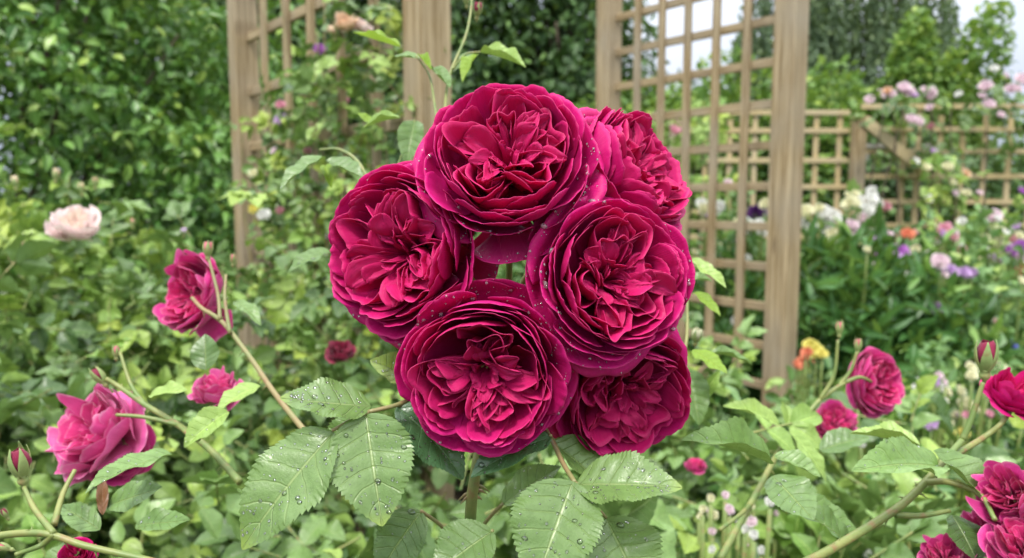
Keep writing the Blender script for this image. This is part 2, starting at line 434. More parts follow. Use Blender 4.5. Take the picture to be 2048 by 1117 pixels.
def sepal(mb, rng, phi, L, W, base_r, zb, up, curl, nu=5, nv=9):
    """up: 0 lies flat outwards, 1 stands along the bloom"""
    u = np.linspace(-1, 1, nu)[:, None]; v = np.linspace(0, 1, nv)[None, :]
    wd = W * np.sin(np.pi * (v * .85 + .12)) ** .8 * (1 - v ** 3 * .75)
    a = up * np.pi / 2 + curl * v
    r = base_r + np.cumsum(np.cos(a) * L / nv, 1) + 0 * u; z = zb + np.cumsum(np.sin(a) * L / nv, 1) - .15 * wd * (1 - u ** 2)
    y = wd * u
    c, s = math.cos(phi), math.sin(phi)
    P = np.stack([c * r - s * y, s * r + c * y, z], -1)
    A = np.zeros((nu, nv, 4)); A[..., 0] = u; A[..., 1] = v; A[..., 2] = rng.random()
    mb.grid(P, A)

def rose(px, py, d, rad, axis, seed, label, mat='crimson', spin=0.0, detail=1.0, cupd=1.0, group=None, drops=0, petals=None, cat='rose', name='rose', loose=0.0, extra_guard=(), inner_shift=(0, 0), avoid=()):
    """rad in photo px; axis in camera terms (right, up, towards)"""
    rng = np.random.default_rng(seed)
    c = at(px, py, d); s = rad * d / F
    ax = nrm(axis[0] * RT + axis[1] * UP - axis[2] * FW)
    Rm = rot_frame(ax, spin)
    hi = detail >= 1
    nu, nv = (27, 17) if hi else (13, 9)
    root = thing(name, label, cat, c - ax * s * .8, group)
    G = _Tap(); Cp = MB(); Ce = MB(); taps = []
    # guard petals
    for ring, (k, Rr, zr, rf, w, cr) in enumerate(((5, 1.02, -.38, .9, .72, .20), (6, .985, -.2, .8, .60, .20), (6, .945, -.05, .6, .56, .22))):
        p0 = rng.uniform(0, 6.28)
        for i in range(k):
            pa = p0 + i * 6.283 / k + rng.normal(0, .12)
            wd_ = Rm @ np.array([math.cos(pa), math.sin(pa), 0]); dg = math.degrees(math.atan2(wd_ @ UP, wd_ @ RT))
            if ring < 2 and any(abs((dg - q + 180) % 360 - 180) < h for q, h in avoid): continue
            taps.append(cup_petal(G, rng, pa, w * rng.uniform(.85, 1.15), Rr * rng.uniform(.94 - .16 * loose, 1.05 + .10 * loose), zr + rng.normal(0, .05 + .13 * loose) + loose * .1, rb=.06, zb=-.8, reflex=rf * rng.uniform(.3, 1.5), ruf=.020 + .02 * loose, nu=nu, nv=nv, cr=cr, tilt=rng.normal(0, .05 + .15 * loose), crump=.028 + .035 * loose))
    for (deg, w, Rr, zr, rf) in extra_guard:
        ld = Rm.T @ (math.cos(R(deg)) * RT + math.sin(R(deg)) * UP)
        taps.append(cup_petal(G, rng, math.atan2(ld[1], ld[0]), w, Rr, zr, rb=.06, zb=-.85, reflex=rf, ruf=.015, nu=nu, nv=nv, cr=.22, crump=.02))
    # cup rings
    rings = ((6, .895, .04, .5, .56), (6, .835, .10, .35, .54), (6, .785, .14, .25, .50), (6, .74, .16, .15, .52), (5, .70, .16, .1, .50), (5, .665, .14, .1, .46))
    if not hi: rings = rings[::2]
    for (k, Rr, zr, rf, w) in rings:
        p0 = rng.uniform(0, 6.28)
        for i in range(k):
            cup_petal(Cp, rng, p0 + i * 6.283 / k + rng.normal(0, .16), w * rng.uniform(.7, 1.15), Rr * rng.uniform(.95, 1.05), zr * cupd + rng.normal(0, .04 + .10 * loose), rb=.06, zb=-.72, reflex=rf * rng.uniform(-.3, 1.6), ruf=.014, inner=min(1, (.86 - Rr) * 4), nu=nu, nv=nv, cr=.24, tilt=rng.normal(0, .07 + .15 * loose), crump=.024 + .035 * loose)
    # quartered centre
    nq = int(rng.integers(4, 6)) if hi else 4
    ph = rng.uniform(0, 6.28)
    for q in range(nq):
        Phi = ph + q * 6.283 / nq + rng.normal(0, .2)
        nn = int(rng.integers(1, 4)) if hi else 2
        E0 = rng.uniform(.60, .71); W0 = min(.36, math.tan(math.pi / nq) * .40 * rng.uniform(.7, 1.1))
        for i in range(nn):
            f = 1 - i / (nn + .6)
            nest_petal(Ce, rng, Phi + rng.normal(0, .10), .14 + (E0 - .14) * (f ** .8), W0 * (.2 + .8 * f), .07 + .05 * i, -.14 + .03 * rng.normal(), .12 - .05 * i + .03 * rng.normal(), nu=30 if hi else 16, nv=10 if hi else 6, open_=rng.uniform(.5, .9))
    for i in range(30 if hi else 6):
        a = i * 2.4 + rng.normal(0, .3); r1 = rng.uniform(.38, .70)
        blade_petal(Ce, rng, a, rng.uniform(.02, .10), r1, rng.uniform(.07, .17), rng.uniform(-.34, -.10), rng.uniform(-.16, .10), rng.choice([-1, 1]) * rng.uniform(.3, 1.35), zb=-.6)
    for i in range(12 if hi else 3):     # crumpled middle
        a = rng.uniform(0, 6.28)
        blade_petal(Ce, rng, a, rng.uniform(0, .04), rng.uniform(.14, .28), rng.uniform(.05, .10), rng.uniform(-.30, -.16), rng.uniform(-.2, .02), rng.uniform(-1.3, 1.3), zb=-.55)
    Ce.V = [V + np.array([inner_shift[0], inner_shift[1], 0]) * np.clip(V[:, 2:3] + .6, 0, 1) for V in Ce.V]
    m = M[mat]
    th = .00022 if hi else .0
    for mb, nm in ((G, 'guard_petals'), (Cp, 'cup_petals'), (Ce, 'centre_petals')):
        put(mb, Rm, c, s)
        mb.build(nm, m, root, solid=th)
    cx = MB()
    lathe(cx, [(0.0, -1.35), (.05, -1.3), (.075, -1.16), (.12, -1.05), (.15, -.95), (.13, -.84), (.2, -.78), (.0, -.74)], 12)
    for i in range(5): sepal(cx, rng, i * 1.2566 + .3, .55, .11, .1, -.86, .12, rng.uniform(-1.4, .6))
    put(cx, Rm, c, s); cx.build('calyx', M['calyx'], root)
    if hi:
        st = MB()
        for i in range(14):
            a = rng.uniform(0, 6.28); r = rng.uniform(0, .05)
            p = np.array([r * math.cos(a), r * math.sin(a), -.55]); q = p * [2, 2, 1] + [0, 0, rng.uniform(.08, .14)]
            st.tube([p, (p + q) / 2, q], [.006, .005, .012], 5)
        put(st, Rm, c, s); st.build('stamens', M['stamen'], root)
    if drops:
        db = MB(); PP = []; NN = []
        for P in taps:
            pts, ns = sample_grid(P, max(1, int(1.2 * drops / len(taps))), rng, vlo=.6, vhi=1.0)
            pts = (pts * s) @ Rm.T + c; ns = ns @ Rm.T
            tocam = CAM - pts
            sg = np.sign((ns * tocam).sum(1))[:, None]
            ns = ns * sg
            PP.append(pts + ns * .0002); NN.append(ns)
        PP = np.concatenate(PP); NN = np.concatenate(NN)
        rr = np.exp(rng.normal(math.log(.00031), .55, len(PP)))
        drops_on(db, PP, NN, np.clip(rr, .0002, .0016))
        o = db.build('water_drops', M['fine_drop'], root); o['kind'] = 'stuff'
    back = c - ax * s * 1.33
    return root, back, -ax

# ------------------------------------------------------------------ buds
def bud(px, py, d, rad, axis, seed, label, mat='budred', open_=0.0, name='rose_bud', cat='rose bud', group=None):
    rng = np.random.default_rng(seed)
    c = at(px, py, d); s = rad * d / F
    ax = nrm(axis[0] * RT + axis[1] * UP - axis[2] * FW); Rm = rot_frame(ax, rng.uniform(0, 6))
    root = thing(name, label, cat, c - ax * s, group)
    o = c
    pt = MB()
    for k in range(7):
        phi = k * 2.4
        u = np.linspace(-1, 1, 11)[:, None]; v = np.linspace(0, 1, 12)[None, :]
        rr = (.50 + .42 * open_) * np.sin(np.pi * (v * (.80 - .25 * open_) + .06)) * (1 - .05 * k) + .02
        rr = rr * (1 + .06 * u) + .05 * open_
        ang = phi + u * 1.25
        z = -.7 + 1.75 * v * (1 - .12 * u ** 2) * (1 - .02 * k) - .35 * open_ * v
        P = np.stack([rr * np.cos(ang), rr * np.sin(ang), z + .02 * np.sin(7 * u)], -1)
        A = np.zeros(P.shape[:2] + (4,)); A[..., 0] = u; A[..., 1] = v; A[..., 2] = rng.random(); A[..., 3] = 0
        pt.grid(finish(P, rng, .02), A)
    put(pt, Rm, o, s); pt.build('petals', M[mat], root)
    cx = MB()
    lathe(cx, [(.0, -1.5), (.09, -1.48), (.12, -1.3), (.27, -1.15), (.31, -.95), (.24, -.78), (.34, -.66), (.0, -.6)], 14)
    put(cx, Rm, o, s); cx.build('hip', M['calyx'], root)
    sp = MB()
    for i in range(5):
        phi = i * 1.2566 + rng.normal(0, .08)
        u = np.linspace(-1, 1, 7)[:, None]; v = np.linspace(0, 1, 14)[None, :]
        fl = rng.uniform(-.05, .35) + open_
        rr = (.56 + .3 * open_) * np.sin(np.pi * (np.clip(v, 0, 1) * .68 + .12)) ** .9 + fl * np.clip(v - .55, 0, 1) ** 1.5
        wd = (.36 * np.sin(np.pi * (v * .7 + .2)) * (1 - v) ** .55 + .012)
        z = -.74 + (1.9 + rng.uniform(-.2, .25)) * v * (1 - .25 * fl)
        x = rr; y = wd * u
        x = x - .25 * wd * u ** 2
        c_, s_ = math.cos(phi), math.sin(phi)
        P = np.stack([c_ * x - s_ * y, s_ * x + c_ * y, z + 0 * u], -1)
        A = np.zeros(P.shape[:2] + (4,)); A[..., 0] = u; A[..., 1] = v; A[..., 2] = rng.random()
        sp.grid(P, A)
    put(sp, Rm, o, s); sp.build('sepals', M['calyx'], root, solid=s * .03)
    return root, c - ax * s * 1.48

# ------------------------------------------------------------------ leaves
def leaf_grid(nu, nv, serr=0, quilt=0.0, fold=.25, curl=.15, wave=.03, rng=None, shape='rose', depth=.045):
    """unit leaf: x 0..1 base to tip, y half width 0.5, z normal. returns P, A(u,v)"""
    u = np.linspace(-1, 1, nu)[:, None]; v = np.linspace(0, 1, nv)[None, :]
    if shape == 'rose': prof = np.sin(np.pi * v ** .80) ** .72 * (1 - .25 * v ** 6)
    elif shape == 'lance': prof = np.sin(np.pi * v ** .9) ** 1.0
    else: prof = np.sin(np.pi * v ** .9) ** .8
    prof = prof + .004
    y = .5 * prof * u; x = v + 0 * u
    if serr:
        saw = ((v * serr) % 1.0)
        e = np.clip((np.abs(u) - .8) / .2, 0, 1)
        y = y * (1 + e * depth * 2.2 * (saw - .5) ) ; x = x + e * depth * .5 * (saw - .3) * np.sin(np.pi * v)
    z = fold * np.abs(y) - curl * (v - .35) ** 2 * 1.0
    if rng is not None:
        z = z + wave * np.sin(v * rng.uniform(4, 8) * 1.5 + rng.uniform(0, 6)) * np.abs(u) * prof
        z = z + wave * .6 * np.sin(v * 17 + u * 2 + rng.uniform(0, 6)) * u ** 2 * prof
    if quilt:
        z = z + quilt * np.abs(np.sin(np.pi * 6.5 * (v - .16 * np.abs(u)))) * np.sin(np.pi * np.clip(np.abs(u), 0, 1)) ** .6 * prof
    P = np.stack([x, y, z], -1)
    A = np.zeros((nu, nv, 4)); A[..., 0] = u; A[..., 1] = v
    return P, A

def hero_leaf(mb, base, tip, width, normal, rng, rnd=.5, quilt=.010, fold=.25, curl=.2, drops=None, nd=0, serr=24, nu=15, nv=97, bend=0.0):
    P, A = leaf_grid(nu, nv, serr, quilt, fold, curl, .035, rng)
    L = np.linalg.norm(tip - base); X = (tip - base) / L
    n_ = normal - X * (normal @ X); n_ = nrm(n_); Y = np.cross(n_, X)
    x = P[..., 0]; P[..., 1] = P[..., 1] * width / L * 1.0 + bend * np.sin(np.pi * x)
    W = base + L * (P[..., 0:1] * X + P[..., 1:2] * Y + P[..., 2:3] * n_)
    A[..., 2] = rnd
    mb.grid(W, A)
    if drops is not None and nd:
        pts, ns = sample_grid(W, nd, rng, .08, .92, .08, .93)
        sg = np.sign((ns @ n_))[:, None]; ns = ns * sg
        rr = np.clip(np.exp(rng.normal(math.log(.00031), .6, nd)), .00014, .0014)
        drops_on(drops, pts + ns * .0001, ns, rr)
    return W

def scatter(mb, P, D, Nn, L, Wd, rng, tpl, rnd=None):
    """vectorised leaves: base P, direction D, normal Nn, length L, width Wd"""
    T, A0 = tpl; k = len(P)
    D = nrm(D); Nn = Nn - D * (Nn * D).sum(1, keepdims=True); Nn = nrm(Nn); Y = np.cross(Nn, D)
    t = T.reshape(-1, 3)
    L = np.broadcast_to(L, (k,)); Wd = np.broadcast_to(Wd, (k,))
    V = P[:, None] + t[None, :, 0:1] * (D * L[:, None])[:, None] + t[None, :, 1:2] * (Y * Wd[:, None])[:, None] + t[None, :, 2:3] * (Nn * L[:, None])[:, None]
    A = np.broadcast_to(A0.reshape(1, -1, 4), (k, len(t), 4)).copy()
    r = rng.random(k) if rnd is None else rnd
    A[..., 2] = r[:, None]
    q = gridq(*T.shape[:2])
    Q = (q[None] + (np.arange(k) * len(t))[:, None, None]).reshape(-1, 4)
    mb.add(V.reshape(-1, 3), quads=Q, A=A.reshape(-1, 4))

def tpls(rng, nu, nv, n=4, shape='rose', serr=0, **k):
    return [leaf_grid(nu, nv, serr, 0.0, rng.uniform(.1, .5), rng.uniform(-.1, .45), .04, rng, shape, **k) for _ in range(n)]

def scatter_mix(mb, P, D, Nn, L, Wd, rng, tl, rnd=None):
    idx = rng.integers(0, len(tl), len(P))
    L = np.broadcast_to(L, (len(P),)); Wd = np.broadcast_to(Wd, (len(P),))
    rnd = rng.random(len(P)) if rnd is None else rnd
    for i, t in enumerate(tl):
        m = idx == i
        if m.any(): scatter(mb, P[m], D[m], Nn[m], L[m], Wd[m], rng, t, rnd[m])

def compound(mb, P, D, Nn, L, rng, tl, rnd=None, stems=None):
    """rose leaves of five leaflets: P origin, D direction of the midrib, L total length"""
    k = len(P); D = nrm(D); Nn = nrm(Nn - D * (Nn * D).sum(1, keepdims=True)); Y = np.cross(Nn, D)
    L = np.broadcast_to(L, (k,))[:, None]
    rnd = rng.random(k) if rnd is None else rnd
    for (s, side, ang, ln) in ((.58, 0, 0, .48), (.56, 1, .95, .42), (.56, -1, .95, .42), (.28, 1, 1.15, .34), (.28, -1, 1.15, .34)):
        base = P + D * L * s + rng.normal(0, .01, (k, 3)) * L
        dr = D * math.cos(ang) + Y * side * math.sin(ang) + rng.normal(0, .12, (k, 3)) - Nn * .12
        nn = Nn + rng.normal(0, .25, (k, 3))
        ll = (L[:, 0] * ln * rng.uniform(.85, 1.15, k))
        scatter_mix(mb, base, dr, nn, ll, ll * rng.uniform(.58, .74, k), rng, tl, np.clip(rnd + rng.normal(0, .06, k), 0, 1))
    if stems is not None:
        for i in range(k):
            stems.tube([P[i], P[i] + D[i] * L[i] * .3, P[i] + D[i] * L[i] * .6], L[i, 0] * .012, 4, cap=False)

def spline(pts, n=24):
    pts = np.asarray(pts, float); m = len(pts)
    P = np.vstack([2 * pts[0] - pts[1], pts, 2 * pts[-1] - pts[-2]])
    out = []
    for s in range(m - 1):
        p0, p1, p2, p3 = P[s:s + 4]
        for t in np.linspace(0, 1, n, endpoint=False):
            out.append(.5 * (2 * p1 + (p2 - p0) * t + (2 * p0 - 5 * p1 + 4 * p2 - p3) * t * t + (3 * p1 - p0 - 3 * p2 + p3) * t ** 3))
    out.append(pts[-1]); return np.array(out)

def dome(mb, rng, c, rx, ry, ztop, zbot, n, L, Wd, tl, droop=.3, thick=.25, lump=.14, comp=False, upn=.6, stems=None, lumpf=5.0, pw=2.6):
    """foliage spread through the outer depth of a mound"""
    H = ztop - zbot
    th = rng.uniform(0, 2 * np.pi, n); cz = rng.uniform(0, 1, n) ** .8; sz = np.sqrt(np.clip(1 - cz ** pw, 0, 1))
    dirs = np.stack([np.cos(th) * sz, np.sin(th) * sz, cz], 1)
    k = rng.normal(0, 1, (5, 3)) * lumpf; ph = rng.uniform(0, 6.28, 5)
    lm = 1 + lump * np.mean(np.sin(dirs @ k.T + ph), 1) * 2
    rad = lm * (1 - thick * rng.random(n) ** 1.6)
    P = np.stack([c[0] + rx * dirs[:, 0] * rad, c[1] + ry * dirs[:, 1] * rad, zbot + H * dirs[:, 2] * rad], 1)
    out = nrm(np.stack([dirs[:, 0] / rx, dirs[:, 1] / ry, dirs[:, 2] / H], 1))
    Nn = nrm(out * (1 - upn) + np.array([0, 0, upn]) + rng.normal(0, .35, (n, 3)))
    D = nrm(out * .5 + rng.normal(0, .7, (n, 3)) - np.array([0, 0, droop]))
    LL = L * rng.uniform(.65, 1.25, n)
    if comp: compound(mb, P, D, Nn, LL, rng, tl, stems=stems)
    else: scatter_mix(mb, P, D, Nn, LL, LL * Wd * rng.uniform(.8, 1.2, n), rng, tl)
    return P
# ------------------------------------------------------------------ small distant blooms, as parts of their plants
_sm = {}
def small_mesh(mat, var):
    key = (mat, var)
    if key in _sm: return _sm[key]
    rng = np.random.default_rng(500 + var * 7); mb = MB()
    for ring, (k, Rr, zr) in enumerate(((5, 1.0, -.15), (6, .82, .08), (5, .6, .2), (4, .38, .22))):
        p0 = rng.uniform(0, 6.28)
        for i in range(k):
            cup_petal(mb, rng, p0 + i * 6.283 / k + rng.normal(0, .15), .68, Rr * rng.uniform(.85, 1.1), zr + rng.normal(0, .06), rb=.04, zb=-.6, reflex=.5, ruf=.05, nu=9, nv=7, inner=ring / 3, crump=.05)
    o = mb.build('flower', M[mat]); _sm[key] = o.data; bpy.data.objects.remove(o)
    return _sm[key]
def rose_small(root, px, py, d, r, mat, rng, name='flower', axis=None, squash=1.0):
    me = small_mesh(mat, int(rng.integers(0, 3)))
    o = bpy.data.objects.new(name, me); C.objects.link(o); o.parent = root
    p = at(px, py, d); s = r * d / F
    ax = nrm(np.array([rng.normal(0, .5), -.9, .7])) if axis is None else nrm(np.array(axis))
    Rm = rot_frame(ax, rng.uniform(0, 6)); o.location = Vector(p - np.array(root.location))
    o.rotation_euler = Matrix(Rm.tolist()).to_euler(); o.scale = (s, s, s * squash)
    return p
# ------------------------------------------------------------------ camera, light, sky
sc = bpy.context.scene
cam = bpy.data.cameras.new('camera'); co = bpy.data.objects.new('camera', cam); C.objects.link(co)
co.location = CAM; co.rotation_euler = (math.pi / 2 - PITCH, 0, 0)
cam.sensor_width = 36; cam.lens = 36 * F / 2048; cam.clip_start = .02; cam.clip_end = 500
cam.dof.use_dof = True; cam.dof.focus_distance = .352; cam.dof.aperture_fstop = FSTOP
sc.camera = co
sc.view_settings.view_transform = 'Standard'; sc.view_settings.look = 'None'
sc.view_settings.exposure = EXPOSURE; sc.view_settings.gamma = 1
w = bpy.data.worlds.new('World'); sc.world = w; w.use_nodes = True
nt = w.node_tree; nt.nodes.clear(); n = N(nt)
sky = nt.nodes.new('ShaderNodeTexSky'); sky.sky_type = 'NISHITA'; sky.sun_disc = False
SUN_EL, SUN_AZ = 58, 200
sky.sun_elevation = R(SUN_EL); sky.sun_rotation = R(SUN_AZ); sky.dust_density = 2.0
tc = nt.nodes.new('ShaderNodeTexCoord')
cl = n.noise(tc.outputs['Generated'], 3.2, 5, .55)
cl2 = n.noise(tc.outputs['Generated'], 1.4, 3, .5)
cloud = n.mix(n.ramp(cl2, .35, .65), (5.2, 6.2, 8.2), (8.8, 9.4, 10.6))
skyc = n.mix(n.ramp(cl, .34, .50, .70, 1.0, True), sky.outputs[0], cloud)
szz = nt.nodes.new('ShaderNodeSeparateXYZ'); nt.links.new(tc.outputs['Generated'], szz.inputs[0])
skyc = n.mix(n.ramp(szz.outputs[2], .25, .6, 0, .9), skyc, (9.4, 9.6, 9.6))

# an overcast sky is darker at the horizon than overhead
sz = nt.nodes.new('ShaderNodeSeparateXYZ'); nt.links.new(tc.outputs['Generated'], sz.inputs[0])
ovc = n.ramp(sz.outputs[2], 0.0, .9, SKY_LO, SKY_HI)
skyc = n.mix(1.0, skyc, n.vec(ovc, ovc, ovc), 'MULTIPLY')
bg = nt.nodes.new('ShaderNodeBackground'); nt.links.new(skyc, bg.inputs[0]); bg.inputs[1].default_value = .105
wo = nt.nodes.new('ShaderNodeOutputWorld'); nt.links.new(bg.outputs[0], wo.inputs[0])
sl = bpy.data.lights.new('sun', 'SUN'); sl.energy = 1.5; sl.angle = R(12); sl.color = (1, .95, .88)
so = bpy.data.objects.new('sun', sl); C.objects.link(so)
az = R(SUN_AZ); el = R(SUN_EL)
sd = Vector((math.sin(az) * math.cos(el), math.cos(az) * math.cos(el), math.sin(el)))
so.rotation_euler = sd.to_track_quat('Z', 'Y').to_euler()
try:
    sc.cycles.max_bounces = 8; sc.cycles.transparent_max_bounces = 4; sc.cycles.transmission_bounces = 4
    sc.cycles.diffuse_bounces = 3; sc.cycles.glossy_bounces = 2; sc.cycles.caustics_reflective = False; sc.cycles.caustics_refractive = False
    sc.cycles.use_denoising = True
except Exception: pass
# ------------------------------------------------------------------ ground
m, nt, _, _ = newmat('garden_soil'); n = N(nt)
g = n.noise(n.obj(), 3.0, 6); g2 = n.noise(n.obj(), 40.0, 5)
c = n.mix(n.ramp(g2, .3, .7), (.045, .032, .022), (.11, .08, .055))
grass = n.mix(n.ramp(g2, .3, .7), (.03, .07, .02), (.07, .14, .04))
c = n.mix(n.ramp(g, .48, .56), c, grass)
n.out(n.thin(c, .9, n.bump(g2, .02, .6), 0, None, .3)); M['soil'] = m
gb = MB(); gx = np.concatenate([-np.geomspace(200, 1, 14), [0], np.geomspace(1, 200, 14)])
X, Y = np.meshgrid(gx, gx + 3, indexing='ij')
gb.grid(np.stack([X, Y, .03 * np.sin(X * 1.3) * np.cos(Y * 1.1) * (np.abs(X) < 12)], -1))
g_ = gb.build('ground', M['soil']); g_['kind'] = 'structure'

rs = np.random.default_rng(5)
# ------------------------------------------------------------------ trellis arch, two side panels
def post(root, p, yaw, z0, z1, s, rnd, mat='wood'):
    ax = np.array([math.cos(yaw), math.sin(yaw), 0]); ay = np.array([-math.sin(yaw), math.cos(yaw), 0])
    mb = MB(); boxmb(mb, [p[0], p[1], (z0 + z1) / 2], ax, ay, np.array([0, 0, 1.]), s / 2, s / 2, (z1 - z0) / 2, rnd, .004)
    mb.build('post', M[mat], root, smooth=False)

def lattice(root, A, B, rails, verts, z0, z1, w, t, mat='wood', railmat=None, off=0.0):
    """rails: heights, verts: fractions of A->B"""
    A = np.array([A[0], A[1], 0.]); B = np.array([B[0], B[1], 0.]); D = nrm(B - A); L = np.linalg.norm(B - A); Nn = np.array([-D[1], D[0], 0]); Z = np.array([0, 0, 1.])
    for z in rails:
        mb = MB(); boxmb(mb, (A + B) / 2 + Z * z + Nn * (off - t * .51), Nn, Z, D, t / 2, w / 2, L / 2, rs.random(), .002)
        mb.build('rail', M[railmat or mat], root, smooth=False)
    for f in verts:
        mb = MB(); boxmb(mb, A + D * L * f + Z * (z0 + z1) / 2 + Nn * (off + t * .51), Nn, D, Z, t / 2, w / 2, (z1 - z0) / 2, rs.random(), .002)
        mb.build('batten', M[mat], root, smooth=False)

def ground_pt(px, d):
    p = at(px, 400, d); return np.array([p[0], p[1]])

LF, LN = ground_pt(497, 3.1), ground_pt(857, 2.02)
RF, RN = ground_pt(1214, 3.72), ground_pt(1570, 2.96)
yawL = math.atan2(*(LF - LN)[::-1]); yawR = math.atan2(*(RF - RN)[::-1])
tL = thing('arch_trellis', 'timber trellis overgrown by a climbing rose, with the thick post behind the topmost rose', 'trellis', (LN[0], LN[1], 0))
post(tL, LN, yawL, 0, 2.75, .092, .2); post(tL, LF, yawL, 0, 2.75, .090, .6)
d_ = (LF - LN) / np.linalg.norm(LF - LN); e0 = LN + d_ * .047; e1 = LF - d_ * .046
lattice(tL, e0, e1, [1.5 + z for z in (.83, .63, .42, .21, .0, -.2, -.4, -.6, -.8)], [.17, .34, .51, .67, .84], .6, 2.5, .034, .019, 'wood')
tR = thing('arch_trellis', 'bare timber square trellis between two posts, right of the crimson roses', 'trellis', (RN[0], RN[1], 0))
post(tR, RN, yawR, 0, 2.75, .092, .35); post(tR, RF, yawR, 0, 2.75, .088, .8)
d_ = (RF - RN) / np.linalg.norm(RF - RN); e0 = RN + d_ * .047; e1 = RF - d_ * .045
lattice(tR, e0, e1, [1.5 + .845 - .158 * k for k in range(11)], [.16, .33, .5, .665, .83], 1.5 - .735, 2.5, .034, .019, 'wood', 'wood')

# ------------------------------------------------------------------ fences beyond
def fence(name, label, d, xs_v, ys_r, px0, px1, ptop, pbot, posts, mat, w=.036, brace=None, d1=None):
    p0 = at(px0, ptop, d); p1 = at(px1, ptop, d1 or d)
    root = thing(name, label, 'trellis fence', (p0[0], p0[1], 0))
    A = np.array([p0[0], p0[1]]); B = np.array([p1[0], p1[1]])
    fr = [(x - px0) / (px1 - px0) for x in xs_v]
    zr = [at(px0, y, d)[2] for y in ys_r]
    lattice(root, A, B, zr, fr, at(px0, pbot, d)[2], at(px0, ptop, d)[2], w, .02, mat)
    for x, yt in posts:
        q = at(x, yt, d); post(root, q[:2] + np.array([0, -.03]), 0, 0, q[2], .085, rs.random(), 'wood')
    if brace:
        a = at(*brace[0], d) + [0, -.07, 0]; b = at(*brace[1], d) + [0, -.07, 0]
        dd = nrm(b - a); nn = np.array([0, 1., 0]); mb = MB()
        boxmb(mb, (a + b) / 2, nn, np.cross(dd, nn), dd, .018, .038, np.linalg.norm(b - a) / 2, .4, .002); mb.build('brace', M['wood_pale'], root, smooth=False)
    return root
fence('trellis_fence', 'tan square trellis fence with a diagonal brace, topped by pale pink climbing roses', 5.6,
      [1812, 1842, 1886, 1931, 1976, 2025, 2072, 2118, 2165], [214, 259, 303, 353, 404, 452, 500], 1722, 2200, 212, 620, [(1715, 234), (2190, 205)], 'wood_pale', brace=((1722, 244), (1842, 350)))
fence('trellis_fence', 'lower tan trellis fence seen through and beside the bare arch panel', 5.65,
      [1412, 1462, 1512, 1560, 1635, 1682], [226, 262, 321, 374, 425, 475], 1366, 1698, 224, 600, [(1352, 222)], 'wood_pale')
fence('trellis_fence', 'grey small-squared trellis fence behind the diagonal brace', 7.2,
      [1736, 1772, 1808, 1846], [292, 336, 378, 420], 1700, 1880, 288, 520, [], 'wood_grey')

# ------------------------------------------------------------------ hedge, trees, shrubs
def woody(name, label, cat, c, rx, ry, zt, zb, n, L, Wd, tl, mat, th=.04, limbs=7, droop=.3, thick=.3, lump=.16, upn=.5, stemmat='bark', lumpf=5.0, group=None, part='foliage', pw=2.6):
    rng = np.random.default_rng(abs(hash(label)) % 9999 if False else sum(map(ord, label)))
    root = thing(name, label, cat, (c[0], c[1], 0), group)
    mb = MB(); dome(mb, rng, c, rx, ry, zt, zb, n, L, Wd, tl, droop, thick, lump, False, upn, lumpf=lumpf, pw=pw)
    mb.build(part, M[mat], root)
    tb = MB()
    for i in range(limbs):
        a = rng.uniform(0, 6.28); q = rng.uniform(.3, .8)
        tip = np.array([c[0] + rx * q * math.cos(a), c[1] + ry * q * math.sin(a), zb + (zt - zb) * rng.uniform(.55, .9)])
        b = np.array([c[0] + rng.normal(0, th), c[1] + rng.normal(0, th), -.05]); mid = np.array([c[0] + (tip[0] - c[0]) * .25, c[1] + (tip[1] - c[1]) * .25, zb + (zt - zb) * .3])
        S = spline([b, mid, tip], 6); tb.tube(S, np.linspace(th * .8, th * .15, len(S)), 6)
    tb.build('trunk' if part == 'crown' else 'branches', M[stemmat], root)
    return root
r0 = np.random.default_rng(11)
T_oval = tpls(r0, 5, 7, 5, 'oval'); T_small = tpls(r0, 3, 5, 4, 'oval'); T_lance = tpls(r0, 5, 9, 5, 'lance'); T_rose = tpls(r0, 7, 17, 6, 'rose', 8); T_rose_lo = tpls(r0, 5, 8, 5, 'rose')

woody('tall_shrub', 'tall dark green glossy-leaved shrub filling the corner beside the pale trellis post', 'shrub', (-2.9, 4.2), 1.9, 1.15, 3.35, .1, 32000, .072, .5, T_oval, 'hedge_leaf', .04, 12, .45, .3, .13, .45, lumpf=6)
woody('tall_shrub', 'lower lobe of dark shrub foliage directly behind the far post of the overgrown trellis', 'shrub', (-1.35, 5.2), .9, .7, 1.85, .1, 7000, .08, .5, T_oval, 'hedge_leaf', .03, 8, .45, .3, .13, .45, lumpf=6)
woody('conifer_tree', 'dark evergreen tree behind the thick middle post of the arch', 'tree', (-1.6, 9.6), 2.2, 1.6, 6.2, .6, 26000, .15, .45, T_small, 'dark_tree_leaf', .12, 16, .7, .45, .2, .4, part='crown')
woody('conifer_tree', 'dark evergreen tree showing between the two sides of the arch, above the topmost rose', 'tree', (.75, 10.0), 1.05, 1.2, 5.6, .6, 12500, .14, .45, T_small, 'dark_tree_leaf', .12, 16, .7, .5, .22, .4, part='crown')
woody('conifer_tree', 'dim evergreen behind the far post of the overgrown trellis', 'tree', (-4.0, 9.5), 1.6, 1.4, 5.0, .6, 16000, .15, .45, T_small, 'dark_tree_leaf', .12, 14, .7, .45, .2, .4, part='crown')
woody('broadleaf_shrub', 'bright green shrub rising behind the bare arch panel', 'shrub', (2.1, 7.9), 1.5, .9, 2.4, .3, 20000, .10, .6, T_small, 'lime_tree_leaf', .05, 10, .2, .45, .34, .55, lumpf=4.5, pw=1.9)
woody('broadleaf_shrub', 'mid green leafy shrub low behind the arch opening and the topmost rose', 'shrub', (.9, 7.4), 1.2, .8, 2.0, .2, 12000, .09, .6, T_small, 'lime_tree_leaf', .05, 9, .2, .4, .2, .6, lumpf=7)
